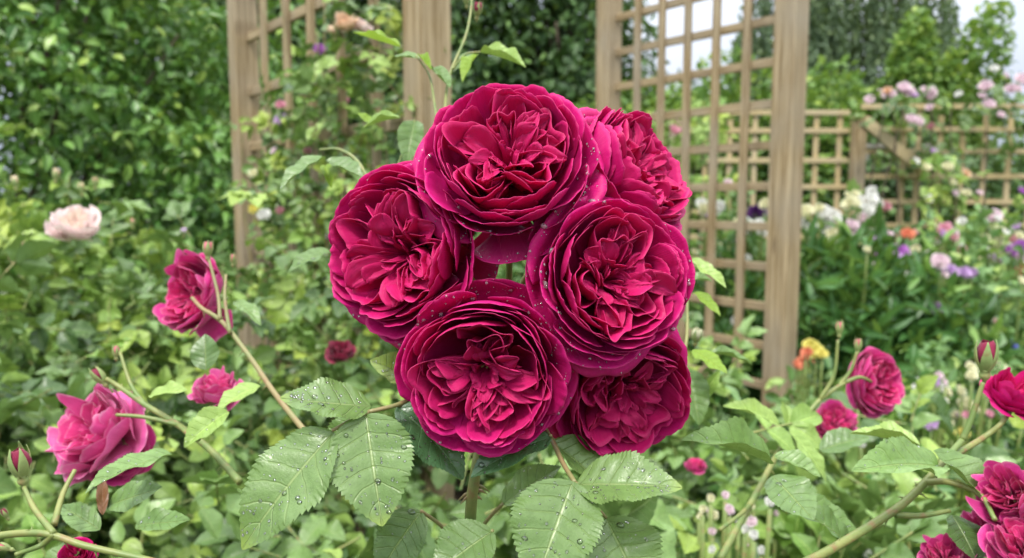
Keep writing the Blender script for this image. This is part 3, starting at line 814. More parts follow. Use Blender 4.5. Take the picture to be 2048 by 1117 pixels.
woody('broadleaf_shrub', 'yellow-green rounded shrub above the brace of the trellis fence', 'shrub', (4.15, 8.6), 1.15, .8, 3.0, .3, 26000, .10, .6, T_small, 'lime_tree_leaf', .05, 10, .2, .45, .34, .55, lumpf=4.5, pw=1.9)
woody('broadleaf_shrub', 'green shrub with arching shoots against the sky at the end of the trellis fence', 'shrub', (6.2, 9.0), 1.5, .8, 2.35, .3, 14000, .10, .6, T_small, 'lime_tree_leaf', .05, 10, .2, .5, .36, .55, lumpf=4.5, pw=1.9)
woody('dark_hedge', 'dark clipped hedge standing close behind the trellis fence', 'hedge', (4.2, 7.5), 4.3, .7, 2.1, .1, 26000, .09, .55, T_small, 'dark_tree_leaf', .04, 14, .2, .4, .1, .5)
# distant weeping tree
def weeping(name, label, c, rx, zt, zb, n, mat, seed, trunk=.2):
    rng = np.random.default_rng(seed); root = thing(name, label, 'tree', (c[0], c[1], 0)); mb = MB(); P = []; 
    for i in range(n):
        a = rng.uniform(0, 6.28); q = math.sqrt(rng.random()) * rx; z = zb + (zt - zb) * (1 - (q / rx) ** 2) * rng.uniform(.35, 1)
        ln = rng.uniform(1.0, 2.4); k = int(ln / .065)
        s = np.linspace(0, ln, k); P.append(np.stack([c[0] + (q + .1 * s) * math.cos(a) + .08 * np.sin(s * 3 + a), c[1] + q * math.sin(a) + 0 * s, z - s], 1))
    P = np.concatenate(P); k = len(P)
    scatter_mix(mb, P, nrm(rng.normal(0, .6, (k, 3)) + [0, 0, -1]), rng.normal(0, 1, (k, 3)) + [0, -.5, .3], rng.uniform(.14, .24, k), .075, rng, T_small)
    mb.build('crown', M[mat], root)
    tb = MB(); tb.tube(spline([[c[0], c[1], -.1], [c[0] + .1, c[1], zt * .5], [c[0] - .1, c[1], zt * .85]], 8), np.linspace(trunk, trunk * .3, 17), 10)
    for i in range(9):
        a = rng.uniform(0, 6.28); z = zt * rng.uniform(.35, .7); q = rx * rng.uniform(.4, .85)
        tb.tube(spline([[c[0], c[1], z], [c[0] + q * .5 * math.cos(a), c[1] + q * .5 * math.sin(a), z + .9], [c[0] + q * math.cos(a), c[1] + q * math.sin(a), z + .8]], 6), np.linspace(trunk * .22, .015, 13), 6)
    tb.build('trunk', M['bark'], root)
weeping('willow_tree', 'far grey-green weeping tree rising above the yellow-green shrub', (9.4, 21.0), 2.6, 11.5, 3.0, 760, 'willow_leaf', 3)
weeping('willow_tree', 'far grey-green weeping tree showing beside the near post of the bare arch panel', (7.0, 20.0), 1.7, 10.0, 2.6, 480, 'willow_leaf', 4)
woody('broadleaf_shrub', 'green shrub filling the space beside the near bare post, above the lower tan fence', 'shrub', (3.1, 8.3), 1.2, .8, 2.5, .3, 16000, .10, .6, T_small, 'lime_tree_leaf', .05, 10, .2, .45, .34, .55, lumpf=4.5, pw=1.9)
weeping('willow_tree', 'far pale tree seen through the top squares of the bare arch panel', (3.7, 20.0), 1.5, 5.6, 2.4, 160, 'willow_leaf', 6)
# ------------------------------------------------------------------ the crimson cluster
PED = []
def hero(*a, **k):
    r_, b, dd = rose(*a, **k); PED.append((b, dd)); return r_
hero(1015, 303, .354, 178, (-.03, .42, 1), 101, 'topmost crimson rose of the wet cluster, its quartered centre turned up to the viewer', drops=380, spin=.3, avoid=((-130, 20), (-85, 18), (-45, 20)), extra_guard=((165, .4, 1.08, -.5, .5), (-84, .55, 1.10, -.5, .3)))
hero(782, 502, .372, 178, (-.52, .03, 1), 202, 'crimson rose facing outwards beside the overgrown trellis, leftmost of the cluster', drops=260, spin=1.1, avoid=((38, 30), (-48, 30), (0, 15)), extra_guard=((-5, .42, 1.10, -.45, .3),))
hero(1240, 554, .350, 168, (.34, .14, 1), 303, 'crimson rose with crowded ruffled rims at the right of the gap in the cluster', drops=320, spin=2.0, avoid=((-140, 25),))
hero(964, 758, .352, 175, (-.10, -.22, 1), 404, 'crimson rose directly above the large wet leaves, facing slightly downwards', drops=240, spin=.7, avoid=((75, 28), (130, 22)), extra_guard=((68, .5, 1.05, -.45, .4), (98, .5, 1.0, -.4, .4)))
hero(1256, 804, .392, 154, (.35, -.5, 1), 505, 'half hidden crimson rose tucked under the right-hand rose of the cluster, facing down', drops=80, spin=2.9, avoid=((100, 50), (175, 35)))
hero(1294, 334, .398, 150, (.85, .45, .62), 606, 'crimson rose turned away beside the topmost rose, showing its overlapping outer petals', drops=120, spin=1.7, avoid=((-110, 45), (175, 30)))

# main cane of the cluster with pedicels and its big wet leaves
rh = np.random.default_rng(77)
root = thing('rose_cane', 'stout green cane carrying the crimson cluster and the large raindrop-covered leaves', 'rose branch', at(940, 1117, .43))
J = at(1010, 690, .455); base = at(935, 1600, .47)
mb = MB(); S = spline([base, at(938, 1117, .43), at(952, 940, .425), at(985, 800, .44), J], 12); mb.tube(S, np.linspace(.0036, .0026, len(S)), 12)
for (b, dd) in PED:
    S = spline([J, J * .55 + b * .45 + dd * .012, b + dd * .002, b - dd * .002], 10); mb.tube(S, np.linspace(.0022, .0016, len(S)), 10)
mb.build('stem', M['cane'], root)
mb = MB()
for k in range(9):
    t = rh.random(); p = at(937, 1110, .43) * (1 - t) + at(950, 950, .425) * t; a = rh.uniform(0, 6.28)
    dr = np.array([math.cos(a), math.sin(a), -.2]); mb.tube([p, p + dr * .005, p + dr * .009 + [0, 0, -.002]], [.0016, .0009, .0001], 6)
mb.build('thorn', M['red_stem'], root)
leaves = [ # base, tip, width px, normal(right,up,toward), rnd, mat, drops, bend
 ((664, 862, .352), (466, 1092, .335), 168, (-.25, .75, 1), .55, 'hero_leaf', 110, .02),
 ((731, 828, .358), (764, 1052, .335), 163, (.0, .75, 1), .45, 'hero_leaf', 110, .0),
 ((742, 812, .362), (560, 792, .350), 104, (-.1, 1.0, .75), .5, 'hero_leaf', 90, .03),
 ((796, 812, .378), (936, 950, .372), 118, (.5, .7, .8), .5, 'dark_leaf', 70, 0),
 ((1102, 872, .372), (938, 948, .366), 84, (.2, .9, .55), .4, 'dark_leaf', 40, -.02),
 ((1152, 966, .352), (1362, 962, .338), 124, (.0, .95, .7), .75, 'hero_leaf', 80, -.03),
 ((1146, 962, .350), (1068, 1175, .325), 176, (-.1, .7, 1), .35, 'hero_leaf', 95, .0),
 ((1212, 1036, .362), (1296, 1210, .340), 150, (.15, .75, 1), .6, 'hero_leaf', 40, .0),
 ((1104, 884, .392), (1230, 985, .392), 88, (.3, .9, .6), .8, 'rose_leaf', 10, .0),
 ((1006, 1008, .40), (1120, 930, .40), 70, (.0, 1, .6), .9, 'rose_leaf', 20, .0),
 ((985, 1062, .365), (862, 1150, .35), 112, (-.1, .8, .8), .15, 'hero_leaf', 10, .0),
 ((842, 1022, .40), (752, 1150, .39), 105, (-.2, .6, 1), .45, 'rose_leaf', 14, .0),
 ((742, 826, .385), (642, 965, .40), 90, (-.2, .7, .8), .6, 'rose_leaf', 8, .0),
 ((818, 760, .40), (742, 716, .40), 74, (.0, 1, .7), .95, 'rose_leaf', 20, .0),
]
groups = {}
for i, (b, t, wd, nn, rnd, mt, nd, bend) in enumerate(leaves):
    B, T = at(*b), at(*t); normal = nrm(nn[0] * RT + nn[1] * UP - nn[2] * FW)
    lb, db = MB(), MB()
    hero_leaf(lb, B, T, wd * (b[2] + t[2]) / 2 / F * 1.04, normal, rh, rnd, drops=db, nd=nd, bend=bend, curl=rh.uniform(.05, .3), fold=rh.uniform(.12, .3))
    lf = lb.build('leaf', M[mt], root)
    dr = db.build('water_drops', M['drop'], lf); dr['kind'] = 'stuff'
mb = MB()
def petiole(pts, r=.0009):
    S = spline([at(*p) for p in pts], 8); mb.tube(S, np.linspace(r * 1.3, r, len(S)), 8)
petiole([(985, 770, .43), (860, 780, .38), (800, 808, .366), (738, 824, .359)], .001)
petiole([(738, 824, .359), (700, 842, .356), (664, 862, .352)], .0008)
petiole([(985, 800, .43), (870, 790, .40), (796, 812, .378)], .0008)
petiole([(985, 790, .44), (1070, 840, .40), (1102, 878, .385), (1125, 925, .365), (1150, 966, .351)], .0011)
petiole([(1150, 966, .351), (1180, 1000, .356), (1212, 1036, .362)], .0008)
petiole([(1060, 840, .41), (1090, 862, .38), (1102, 872, .372)], .0008)
petiole([(940, 1090, .42), (975, 1040, .41), (1006, 1008, .40)], .0009)
petiole([(940, 1100, .42), (965, 1075, .39), (985, 1062, .365)], .0009)
petiole([(936, 1130, .43), (890, 1060, .41), (842, 1022, .40)], .0009)
petiole([(985, 790, .44), (880, 780, .42), (818, 760, .40)], .0009)
mb.build('petiole', M['tan_stem'], root)

# ------------------------------------------------------------------ other canes, each with buds or roses of its own as separate things
def cane(label, pts, r0_, r1_, mat='cane', leaves=(), thorns=0, seed=1, extra=(), name='rose_cane', lmat='rose_leaf'):
    rng = np.random.default_rng(seed)
    root = thing(name, label, 'rose branch', at(*pts[0]))
    mb = MB(); S = spline([at(*p) for p in pts], 10); mb.tube(S, np.linspace(r0_, r1_, len(S)), 10)
    for e in extra:
        q = spline([at(*p) for p in e], 8); mb.tube(q, np.linspace(r1_ * 1.1, r1_ * .7, len(q)), 8)
    for k in range(thorns):
        i = int(rng.uniform(.05, .8) * len(S)); a = rng.uniform(0, 6.28); dr = np.array([math.cos(a), .3 * math.sin(a), math.sin(a) - .2]) * r0_ * 2.6
        mb.tube([S[i], S[i] + dr * .5, S[i] + dr + [0, 0, -r0_ * .5]], [r0_ * .5, r0_ * .25, r0_ * .03], 5)
    mb.build('stem', M[mat], root)
    for (b, t, wd, nn, rnd, mt, nd) in leaves:
        B, T = at(*b), at(*t); normal = nrm(nn[0] * RT + nn[1] * UP - nn[2] * FW); lb, db = MB(), MB()
        L = np.linalg.norm(T - B)
        hero_leaf(lb, B, T, wd * (b[2] + t[2]) / 2 / F, normal, rng, rnd, drops=db, nd=nd, quilt=.012, curl=rng.uniform(-.05, .35), fold=rng.uniform(.1, .4), nu=11, nv=49, serr=20)
        lf = lb.build('leaf', M[mt], root)
        if nd:
            dr = db.build('water_drops', M['drop'], lf); dr['kind'] = 'stuff'
    return root
U = (0, 1, .6); UL = (-.3, .9, .6); UR = (.3, .9, .6)
# right: thick arching cane with bud
cane('thick arching green cane with a pale folded leaf, carrying the pointed dusky pink bud', [(1560, 1150, .40), (1660, 1100, .44), (1790, 1020, .46), (1850, 965, .47), (1885, 925, .48), (1925, 880, .49)], .0028, .0019, 'cane',
     [((1882, 930, .46), (1716, 928, .42), 92, (-.1, .9, .8), .9, 'rose_leaf', 30), ((1866, 902, .47), (1998, 1030, .45), 92, (.4, .8, .6), .55, 'rose_leaf', 16),
      ((1840, 890, .50), (1700, 862, .52), 44, (.2, 1, .3), .8, 'light_leaf', 0), ((1700, 1085, .46), (1590, 1010, .46), 60, U, .5, 'rose_leaf', 8),
      ((1905, 1030, .46), (1960, 1130, .44), 90, UR, .2, 'rose_leaf', 8)], 22, 21,
     [[(1925, 880, .49), (1942, 840, .49), (1955, 800, .49), (1966, 765, .49)], [(1885, 925, .48), (1960, 880, .50), (2000, 850, .50), (2026, 815, .50)],
      [(1850, 965, .47), (1900, 965, .46), (1960, 990, .45), (1990, 1040, .43)], [(1790, 1030, .46), (1840, 1032, .46), (1900, 1022, .46)]])
cane('brown-green cane rising under the two small pink buds near the trellis post', [(1440, 1120, .62), (1500, 1010, .66), (1560, 900, .70), (1600, 850, .72), (1640, 800, .73), (1690, 765, .74)], .0030, .0019, 'cane',
     [((1545, 925, .46), (1374, 866, .44), 78, UL, .7, 'rose_leaf', 20), ((1545, 952, .47), (1628, 1040, .44), 96, (.1, .6, 1), .55, 'rose_leaf', 14), ((1548, 912, .48), (1642, 955, .47), 50, UR, .85, 'rose_leaf', 6),
      ((1600, 1000, .50), (1720, 1075, .49), 66, UR, .6, 'rose_leaf', 8), ((1560, 850, .62), (1450, 805, .62), 46, U, .8, 'light_leaf', 0), ((1580, 860, .66), (1660, 960, .64), 44, UR, .6, 'light_leaf', 0),
      ((1640, 900, .60), (1740, 870, .6), 60, U, .4, 'rose_leaf', 4)], 22, 22,
     [[(1690, 765, .74), (1720, 755, .74), (1745, 765, .75)], [(1640, 800, .73), (1668, 750, .73), (1676, 680, .73)], [(1680, 770, .74), (1702, 740, .74), (1714, 705, .74)], [(1500, 1010, .66), (1480, 1030, .6), (1440, 1060, .56)]])
bud(1972, 716, .49, 36, (-.05, 1, .2), 31, 'pointed dusky pink bud half wrapped in pale sepals, on an arching cane', 'budred', .08)
rose(2040, 778, .50, 52, (.15, .75, .6), 32, 'half open dusky red rose cut by the edge beside the pointed bud', 'crimson', detail=.5, cupd=2.6)
bud(1679, 658, .73, 14, (0, 1, .1), 33, 'small pale bud standing tallest above the dark pink rose by the trellis post', 'budpink')
bud(1716, 692, .74, 14, (.05, 1, .1), 34, 'small pink bud just above the dark pink rose by the trellis post', 'budpink')
rose(1768, 766, .76, 66, (.5, .1, .8), 35, 'dark pink rose seen from the side near the foot of the trellis post', 'magenta', detail=.5)
rose(1672, 838, .90, 42, (-.1, .7, .6), 36, 'loose magenta rose half hidden by leaves under the small buds', 'magenta', detail=.5, loose=.8)
rose(1392, 926, 1.0, 20, (0, .9, .3), 361, 'blurred crimson rose low between leaves just under the cluster', 'magenta', detail=.5)
rose(2010, 985, .44, 60, (-.7, .5, .4), 37, 'loose pink and crimson rose cut by the edge, above the other two beside it', 'magenta', detail=.5, loose=1.6)
rose(2050, 1080, .42, 66, (-.3, .8, .4), 38, 'magenta rose in the corner, lowest at the edge beside the pale pink petals', 'magenta', detail=.5, loose=1.2)
rose(1962, 1052, .46, 44, (-.6, .8, .2), 39, 'faded rose with a broad pale pink petal next to the corner rose', 'pinkrose', detail=.5, loose=1.2)
rose(1888, 1108, .45, 46, (-.3, .8, .4), 40, 'dark magenta rose at the bottom edge under a drooping leaf', 'magenta', detail=.5, loose=1.0)
# left side
cane('tan branching cane from the upper pink rose down into the large wet leaf', [(640, 900, .50), (555, 795, .55), (500, 715, .58), (445, 645, .60), (405, 618, .61), (384, 596, .62)], .0021, .0015, 'tan_stem',
     [((412, 740, .55), (410, 668, .56), 58, (0, .2, 1), .3, 'rose_leaf', 0), ((470, 600, .62), (522, 640, .60), 34, UR, .7, 'rose_leaf', 0), ((520, 770, .54), (430, 815, .52), 60, UL, .7, 'light_leaf', 6)], 14, 41,
     [[(460, 668, .59), (450, 600, .60), (452, 550, .61)], [(440, 640, .6), (436, 590, .61), (418, 520, .62)]])
rose(366, 588, .64, 78, (-.5, .1, .7), 42, 'upper crimson-pink rose turned aside on the tan branching cane', 'magenta', detail=.5, spin=.5, loose=1.1)
bud(416, 500, .62, 17, (.05, 1, .1), 43, 'small deep pink bud above the upper pink rose', 'budpink', .15)
bud(466, 520, .64, 11, (.05, 1, .1), 431, 'tiny brownish bud beside the far trellis post', 'budpink')
cane('greenish cane slanting down from the small red bud beside the big pink rose', [(480, 965, .50), (420, 900, .52), (355, 850, .54), (290, 810, .55), (240, 775, .56), (212, 758, .56)], .0024, .0016, 'cane',
     [((456, 822, .50), (366, 890, .48), 62, (-.2, .6, 1), .6, 'light_leaf', 6), ((300, 790, .54), (372, 778, .53), 44, U, .8, 'light_leaf', 0), ((345, 905, .46), (168, 968, .42), 62, (-.1, 1, .5), .75, 'rose_leaf', 20),
      ((220, 1010, .46), (325, 975, .45), 66, (0, .8, .8), .6, 'rose_leaf', 12), ((272, 1050, .44), (382, 1042, .43), 52, (0, .9, .7), .55, 'rose_leaf', 8), ((205, 1030, .45), (205, 950, .47), 22, (.4, .3, .8), .4, 'red_leaf', 0)], 14, 44,
     [[(355, 850, .54), (290, 835, .54), (232, 830, .54)], [(290, 810, .55), (262, 770, .56), (240, 705, .57)], [(355, 850, .54), (395, 880, .5), (400, 850, .5)]])
bud(199, 754, .56, 20, (-.5, .8, .2), 45, 'small red bud on a slanting cane above the big pink rose', 'budred', .1)
bud(232, 705, .58, 13, (0, 1, .1), 46, 'faint pink bud above the slanting cane', 'budpink')
rose(168, 852, .56, 88, (-.45, .5, .7), 47, 'big open bright pink rose with curling loose petals, lower left of the slanting cane', 'pinkrose', detail=.5, loose=1.3, spin=.9)
rose(232, 905, .58, 62, (.35, .1, .9), 471, 'magenta rose crowded against the big open bright pink rose, partly under a leaf', 'magenta', detail=.5, loose=.6)
rose(432, 768, .60, 44, (0, .9, .35), 48, 'small half spent pink rose above the leaves beside the tan cane', 'pinkrose', detail=.5, loose=1.0)
rose(682, 698, .98, 27, (.2, .7, .5), 49, 'dark crimson rose deep among leaves left of the lowest crimson bloom', 'budred', detail=.5, loose=.5)
cane('pale green cane arching in from the corner below the dark bud', [(-60, 1095, .40), (0, 1072, .41), (90, 1068, .42), (170, 1092, .42), (260, 1112, .42), (340, 1130, .42)], .0021, .0017, 'cane',
     [((200, 1060, .46), (120, 1010, .47), 50, UL, .6, 'rose_leaf', 5), ((180, 1085, .44), (60, 1150, .43), 60, UL, .7, 'rose_leaf', 5)], 12, 50,
     [[(108, 1068, .42), (70, 1020, .43), (48, 975, .44)], [(108, 1068, .42), (80, 1092, .42), (30, 1110, .41)], [(108, 1050, .43), (125, 990, .45), (150, 940, .46)]])
bud(40, 930, .445, 34, (-.05, 1, .2), 51, 'plump dark crimson bud in green sepals near the left edge', 'budred', .12)
rose(150, 1108, .43, 34, (.1, .5, .8), 52, 'small crimson rose peeping from pale petals at the bottom edge', 'crimson', detail=.5)
bud(8, 1095, .42, 15, (-.8, .4, .3), 53, 'narrow pink bud poking in at the bottom corner', 'budpink')
bud(10, 1028, .46, 12, (-.3, .9, .3), 54, 'tiny dusky bud at the left edge below the plump dark bud', 'budred')
# upper canes against the middle post
cane('thin shoot with lime-tipped leaves climbing in front of the thick middle post', [(900, 420, .50), (885, 330, .56), (890, 220, .60), (900, 150, .62), (935, 60, .64), (948, -40, .66)], .0016, .0010, 'cane',
     [((962, 104, .62), (1052, 130, .60), 36, U, .75, 'light_leaf', 0), ((955, 108, .62), (922, 158, .60), 30, UL, .9, 'lime_leaf', 0), ((840, 118, .62), (788, 112, .62), 32, U, .6, 'rose_leaf', 0),
      ((862, 138, .62), (900, 178, .60), 32, UR, .55, 'rose_leaf', 0), ((838, 112, .62), (862, 140, .6), 18, U, .6, 'lime_leaf', 0), ((800, 95, .64), (706, 66, .64), 34, (0, 1, .35), .6, 'lime_leaf', 0),
      ((950, 108, .63), (900, 150, .62), 40, UL, .4, 'rose_leaf', 0)], 2, 61,
     [[(885, 330, .56), (868, 200, .6), (858, 150, .62), (832, 112, .62)], [(905, 140, .62), (930, 110, .62), (962, 104, .62)]])
bud(955, 20, .66, 16, (.1, .9, .3), 62, 'pinkish green bud at the top beside the thick middle post', 'budred', .2)
bud(932, 0, .68, 13, (-.1, .9, .3), 63, 'dark shrivelled bud cut by the top edge beside the middle post', 'budred')
cane('leafy rose shoot hanging between the overgrown trellis and the cluster, with broad pale leaves', [(760, 420, .58), (720, 330, .62), (680, 300, .66), (640, 300, .68)], .0015, .0010, 'cane',
     [((650, 313, .60), (553, 372, .58), 54, UL, .55, 'rose_leaf', 6), ((652, 322, .61), (726, 358, .60), 52, UR, .45, 'rose_leaf', 0), ((660, 502, .60), (572, 536, .59), 52, (-.1, 1, .6), .5, 'rose_leaf', 6),
      ((830, 240, .62), (812, 325, .60), 52, (0, .3, 1), .45, 'rose_leaf', 0), ((800, 235, .62), (722, 252, .62), 26, U, .5, 'light_leaf', 0), ((745, 250, .63), (715, 225, .63), 26, U, .5, 'lime_leaf', 0), ((650, 330, .62), (662, 370, .6), 26, U, .5, 'lime_leaf', 0)], 0, 64,
     [[(700, 560, .62), (690, 500, .62), (660, 502, .60)], [(760, 420, .60), (800, 320, .62), (830, 240, .62)]])
cane('young shoot with yellow and cream leaves at the right flank of the cluster', [(1330, 820, .55), (1370, 700, .58), (1375, 600, .60), (1375, 520, .62)], .0015, .0009, 'cane',
     [((1380, 520, .60), (1452, 578, .58), 34, U, .8, 'light_leaf', 0), ((1388, 585, .60), (1442, 628, .58), 28, U, .6, 'lime_leaf', 0), ((1385, 700, .58), (1455, 745, .56), 42, U, .6, 'lime_leaf', 0), ((1420, 705, .60), (1508, 722, .60), 26, (0, 1, .4), .6, 'rose_leaf', 0),
      ((1372, 560, .62), (1425, 560, .62), 26, U, .6, 'rose_leaf', 0), ((1375, 740, .60), (1400, 850, .58), 60, (0, .3, 1), .5, 'rose_leaf', 0), ((1400, 800, .6), (1440, 740, .6), 26, (0, .3, 1), .5, 'light_leaf', 0)], 0, 65)
bud(1393, 672, .66, 17, (.1, 1, .3), 66, 'cream bud beside the lower right rose of the cluster', 'cream', .3)
# ------------------------------------------------------------------ leafy bushes round the cluster
def rose_bush(label, c, rx, ry, zt, zb, n, L, mats, seed, comp=True, name='rose_bush', upn=.65, tl=None, canes=10, droop=.3, lump=.24, thick=.30, dens=.62):
    rng = np.random.default_rng(seed)
    root = thing(name, label, 'rose bush', (c[0], c[1], 0))
    sb = MB()
    for mt, fr in mats:
        mb = MB(); dome(mb, rng, c, rx, ry, zt, zb, int(n * fr * dens), L, .7, tl or T_rose, droop, thick, lump, comp, upn, stems=sb if comp else None, lumpf=10)
        if mt == 'rose_leaf':
            dome(mb, rng, [c[0], c[1] + ry * .15], rx * .9, ry * .8, zt - .24, zb * .7, int(n * .9), L * .95, .7, T_rose_lo, droop, .55, lump, comp, upn, lumpf=10)
        mb.build('foliage', M[mt], root)
    for i in range(canes):
        a = rng.uniform(0, 6.28); q = rng.uniform(.3, .85)
        tip = np.array([c[0] + rx * q * math.cos(a), c[1] + ry * q * math.sin(a), zb + (zt - zb) * rng.uniform(.5, .82)])
        S = spline([[c[0] + rng.normal(0, .004), c[1] + rng.normal(0, .004), -.02], [c[0] + rx * q * .35 * math.cos(a), c[1] + ry * q * .35 * math.sin(a), zt * .5], tip], 8)
        cb = MB(); cb.tube(S, np.linspace(.006, .002, len(S)), 6); cb.build('cane', M['cane'], root)
    if sb.V:
        pt = sb.build('petioles', M['cane'], root); pt['kind'] = 'stuff'
    return root
MX = (('rose_leaf', .86), ('light_leaf', .14)); ML = (('rose_leaf', .35), ('light_leaf', .65))
rose_bush('near rose bush whose mid green leaflets fill the bottom under the cluster', (.02, .92), .50, .36, 1.215, .55, 560, .125, MX, 71)
rose_bush('near rose bush under the big open pink rose, leaves dark in the gaps', (-.62, .98), .42, .36, 1.235, .55, 430, .105, MX, 72)
rose_bush('near rose bush under the thick arching cane, large leaves near the bottom edge', (.60, 1.02), .46, .36, 1.20, .5, 430, .125, MX, 73)
rose_bush('light green rose bush left of the far post, with the blush pink flower', (-1.45, 2.05), .62, .55, 1.56, .5, 1300, .125, ML, 74, lump=.14)
rose_bush('rose bush in front of the foot of the overgrown trellis', (-.62, 1.75), .48, .35, 1.32, .5, 640, .12, MX, 75)
rose_bush('rose bush in front of the bare arch panel, behind the cluster', (.46, 1.9), .50, .36, 1.06, .4, 640, .12, MX, 76)
rose_bush('yellow-green bush of small leaves beside the foot of the near bare post', (1.05, 2.0), .34, .28, .98, .4, 560, .08, ML, 77)
rose_bush('low rose bush in the bottom corner beneath the corner roses', (1.08, 1.25), .36, .3, 1.08, .4, 340, .12, MX, 78)
rose_bush('rose bush behind the plump dark bud at the left edge', (-1.15, 1.5), .36, .3, 1.30, .5, 380, .12, MX, 79)
# climbing rose on the left panel
rng = np.random.default_rng(88)
root = thing('climbing_rose', 'climbing rose threading the overgrown trellis, with fading pink blooms', 'climbing rose', (LN[0], LN[1], 0))
k = 900; f = rng.random(k); f = f * .80; zz = .75 + 1.22 * rng.random(k) ** 1.35 + .15 * np.sin(f * 7)
P2 = LN[None] * (1 - f[:, None]) + LF[None] * f[:, None]
nrmL = np.array([-(LF - LN)[1], (LF - LN)[0]]); nrmL = nrmL / np.linalg.norm(nrmL)
P = np.concatenate([P2 + nrmL * rng.normal(0, .07, (k, 1)), zz[:, None]], 1)
for mt, sl_ in (('rose_leaf', slice(0, 450)), ('light_leaf', slice(450, k))):
    mb = MB(); kk = len(P[sl_]); sb = MB()
    compound(mb, P[sl_], rng.normal(0, .7, (kk, 3)) + [.1, -.4, -.2], rng.normal(0, .35, (kk, 3)) + [0, -.5, .7], rng.uniform(.07, .125, kk), rng, T_rose, stems=sb)
    mb.build('foliage', M[mt], root); TW = sb; tw = sb.build('twigs', M['tan_stem'], root); tw['kind'] = 'stuff'
sb = MB()
for i in range(9):
    f0 = rng.random(); b = LN * (1 - f0) + LF * f0; f1 = np.clip(f0 + rng.normal(0, .25), 0, 1); t_ = LN * (1 - f1) + LF * f1
    S = spline([[b[0], b[1] - .05, 0], [b[0] + .05, b[1] - .06, .9], [(b[0] + t_[0]) / 2, (b[1] + t_[1]) / 2 - .06, 1.4], [t_[0], t_[1] - .05, rng.uniform(1.6, 2.35)]], 10)
    sb.tube(S, np.linspace(.007, .002, len(S)), 6)
sb.build('stem', M['tan_stem'], root)
for i, (x, y, r_, mt) in enumerate(((560, 208, 11, 'pink'), (557, 237, 14, 'lilac'), (582, 236, 10, 'cream'), (640, 95, 12, 'violet'), (527, 428, 13, 'white'), (506, 416, 11, 'yellow'), (720, 150, 9, 'pink'), (700, 163, 9, 'cream'), (505, 345, 10, 'cream'), (600, 195, 9, 'dustypink'), (690, 200, 9, 'pink'), (615, 300, 9, 'pink'), (560, 420, 9, 'dustypink'), (740, 110, 8, 'pink'), (655, 470, 9, 'palepink'), (545, 300, 8, 'palepink'))):
    d = 2.55 if x > 540 else 2.4
    rose_small(root, x, y, d - .12, r_ * 1.05, mt, rng)
# ------------------------------------------------------------------ the flower border
rb = np.random.default_rng(99)
def border(label, px, d, ytop, rxp, n, L, Wd, tl, mat, flowers=(), name='border_plant', cat='border plant', upn=.5, spire=False, ry=.45, zb=.1, extra=0):
    rng = np.random.default_rng(sum(map(ord, label)))
    c = ground_pt(px, d); zt = at(px, ytop, d)[2]; rx = rxp * d / F
    root = thing(name, label, cat, (c[0], c[1], 0))
    mb = MB(); dome(mb, rng, c, rx, ry, zt, zb, n, L, Wd, tl, -.25 if tl is T_lance else .2, .4, .2, False, upn, lumpf=6)
    mb.build('foliage', M[mat], root)
    sb = MB()
    for (x, y, r_, mt) in flowers:
        dd = d - ry * .75 + rng.uniform(-.15, .1)
        p = rose_small(root, x, y, dd, r_ * 1.25, mt, rng)
        g0 = np.array([c[0] + (p[0] - c[0]) * .6, c[1] + (p[1] - c[1]) * .6, .0])
        sb.tube(spline([g0, (g0 + p) / 2 + [0, 0, .1], p - [0, 0, .01]], 5), np.linspace(.005, .003, 11), 5)
    for _ in range(extra):
        x = px + rng.uniform(-1, 1) * rxp * .9; y = ytop + rng.uniform(-25, 75); p = rose_small(root, x, y, d - ry * .7 + rng.uniform(-.15, .1), rng.uniform(5, 10), str(rng.choice(['white', 'palepink', 'cream', 'lilac', 'white', 'pink'])), rng)
        sb.tube(spline([[p[0], p[1] + .05, 0], p - [0, -.02, .3], p - [0, 0, .01]], 5), np.linspace(.005, .003, 11), 5)
    if sb.V: sb.build('stems', M['stem'], root)
    return root
border('tall white and cream flowered plant, first in the border beyond the near bare post', 1690, 4.3, 448, 110, 2600, .10, .35, T_lance, 'pale_border_leaf',
  [(1610, 420, 14, 'cream'), (1606, 446, 11, 'white'), (1632, 450, 9, 'white'), (1650, 424, 15, 'white'), (1668, 430, 13, 'white'), (1638, 415, 9, 'cream'), (1696, 405, 12, 'cream'), (1716, 402, 12, 'cream'), (1722, 396, 11, 'white'), (1745, 396, 12, 'white'), (1752, 408, 12, 'white'), (1748, 424, 12, 'white'), (1744, 442, 11, 'white'), (1738, 456, 10, 'white'), (1728, 434, 11, 'palepink'), (1708, 448, 11, 'palepink'), (1700, 466, 11, 'palepink'), (1714, 470, 10, 'palepink'), (1662, 466, 10, 'cream'), (1668, 480, 8, 'white'), (1624, 484, 9, 'cream'), (1720, 494, 7, 'cream'), (1770, 412, 10, 'dustypink'), (1750, 388, 10, 'white'), (1742, 380, 8, 'white'), (1755, 432, 11, 'white'), (1735, 415, 11, 'white'), (1700, 392, 9, 'cream'), (1712, 385, 7, 'cream')], ry=.35, extra=8)
border('violet flowered plant with an orange poppy-like bloom, middle of the border', 1800, 4.0, 498, 85, 1800, .09, .35, T_lance, 'border_leaf',
  [(1778, 505, 17, 'violet'), (1798, 502, 17, 'violet'), (1790, 514, 12, 'lilac'), (1757, 474, 9, 'lilac'), (1780, 468, 7, 'palepink'), (1817, 466, 11, 'orange'), (1786, 530, 8, 'cream'), (1762, 518, 7, 'yellow'), (1816, 550, 8, 'white')], ry=.35, extra=10)
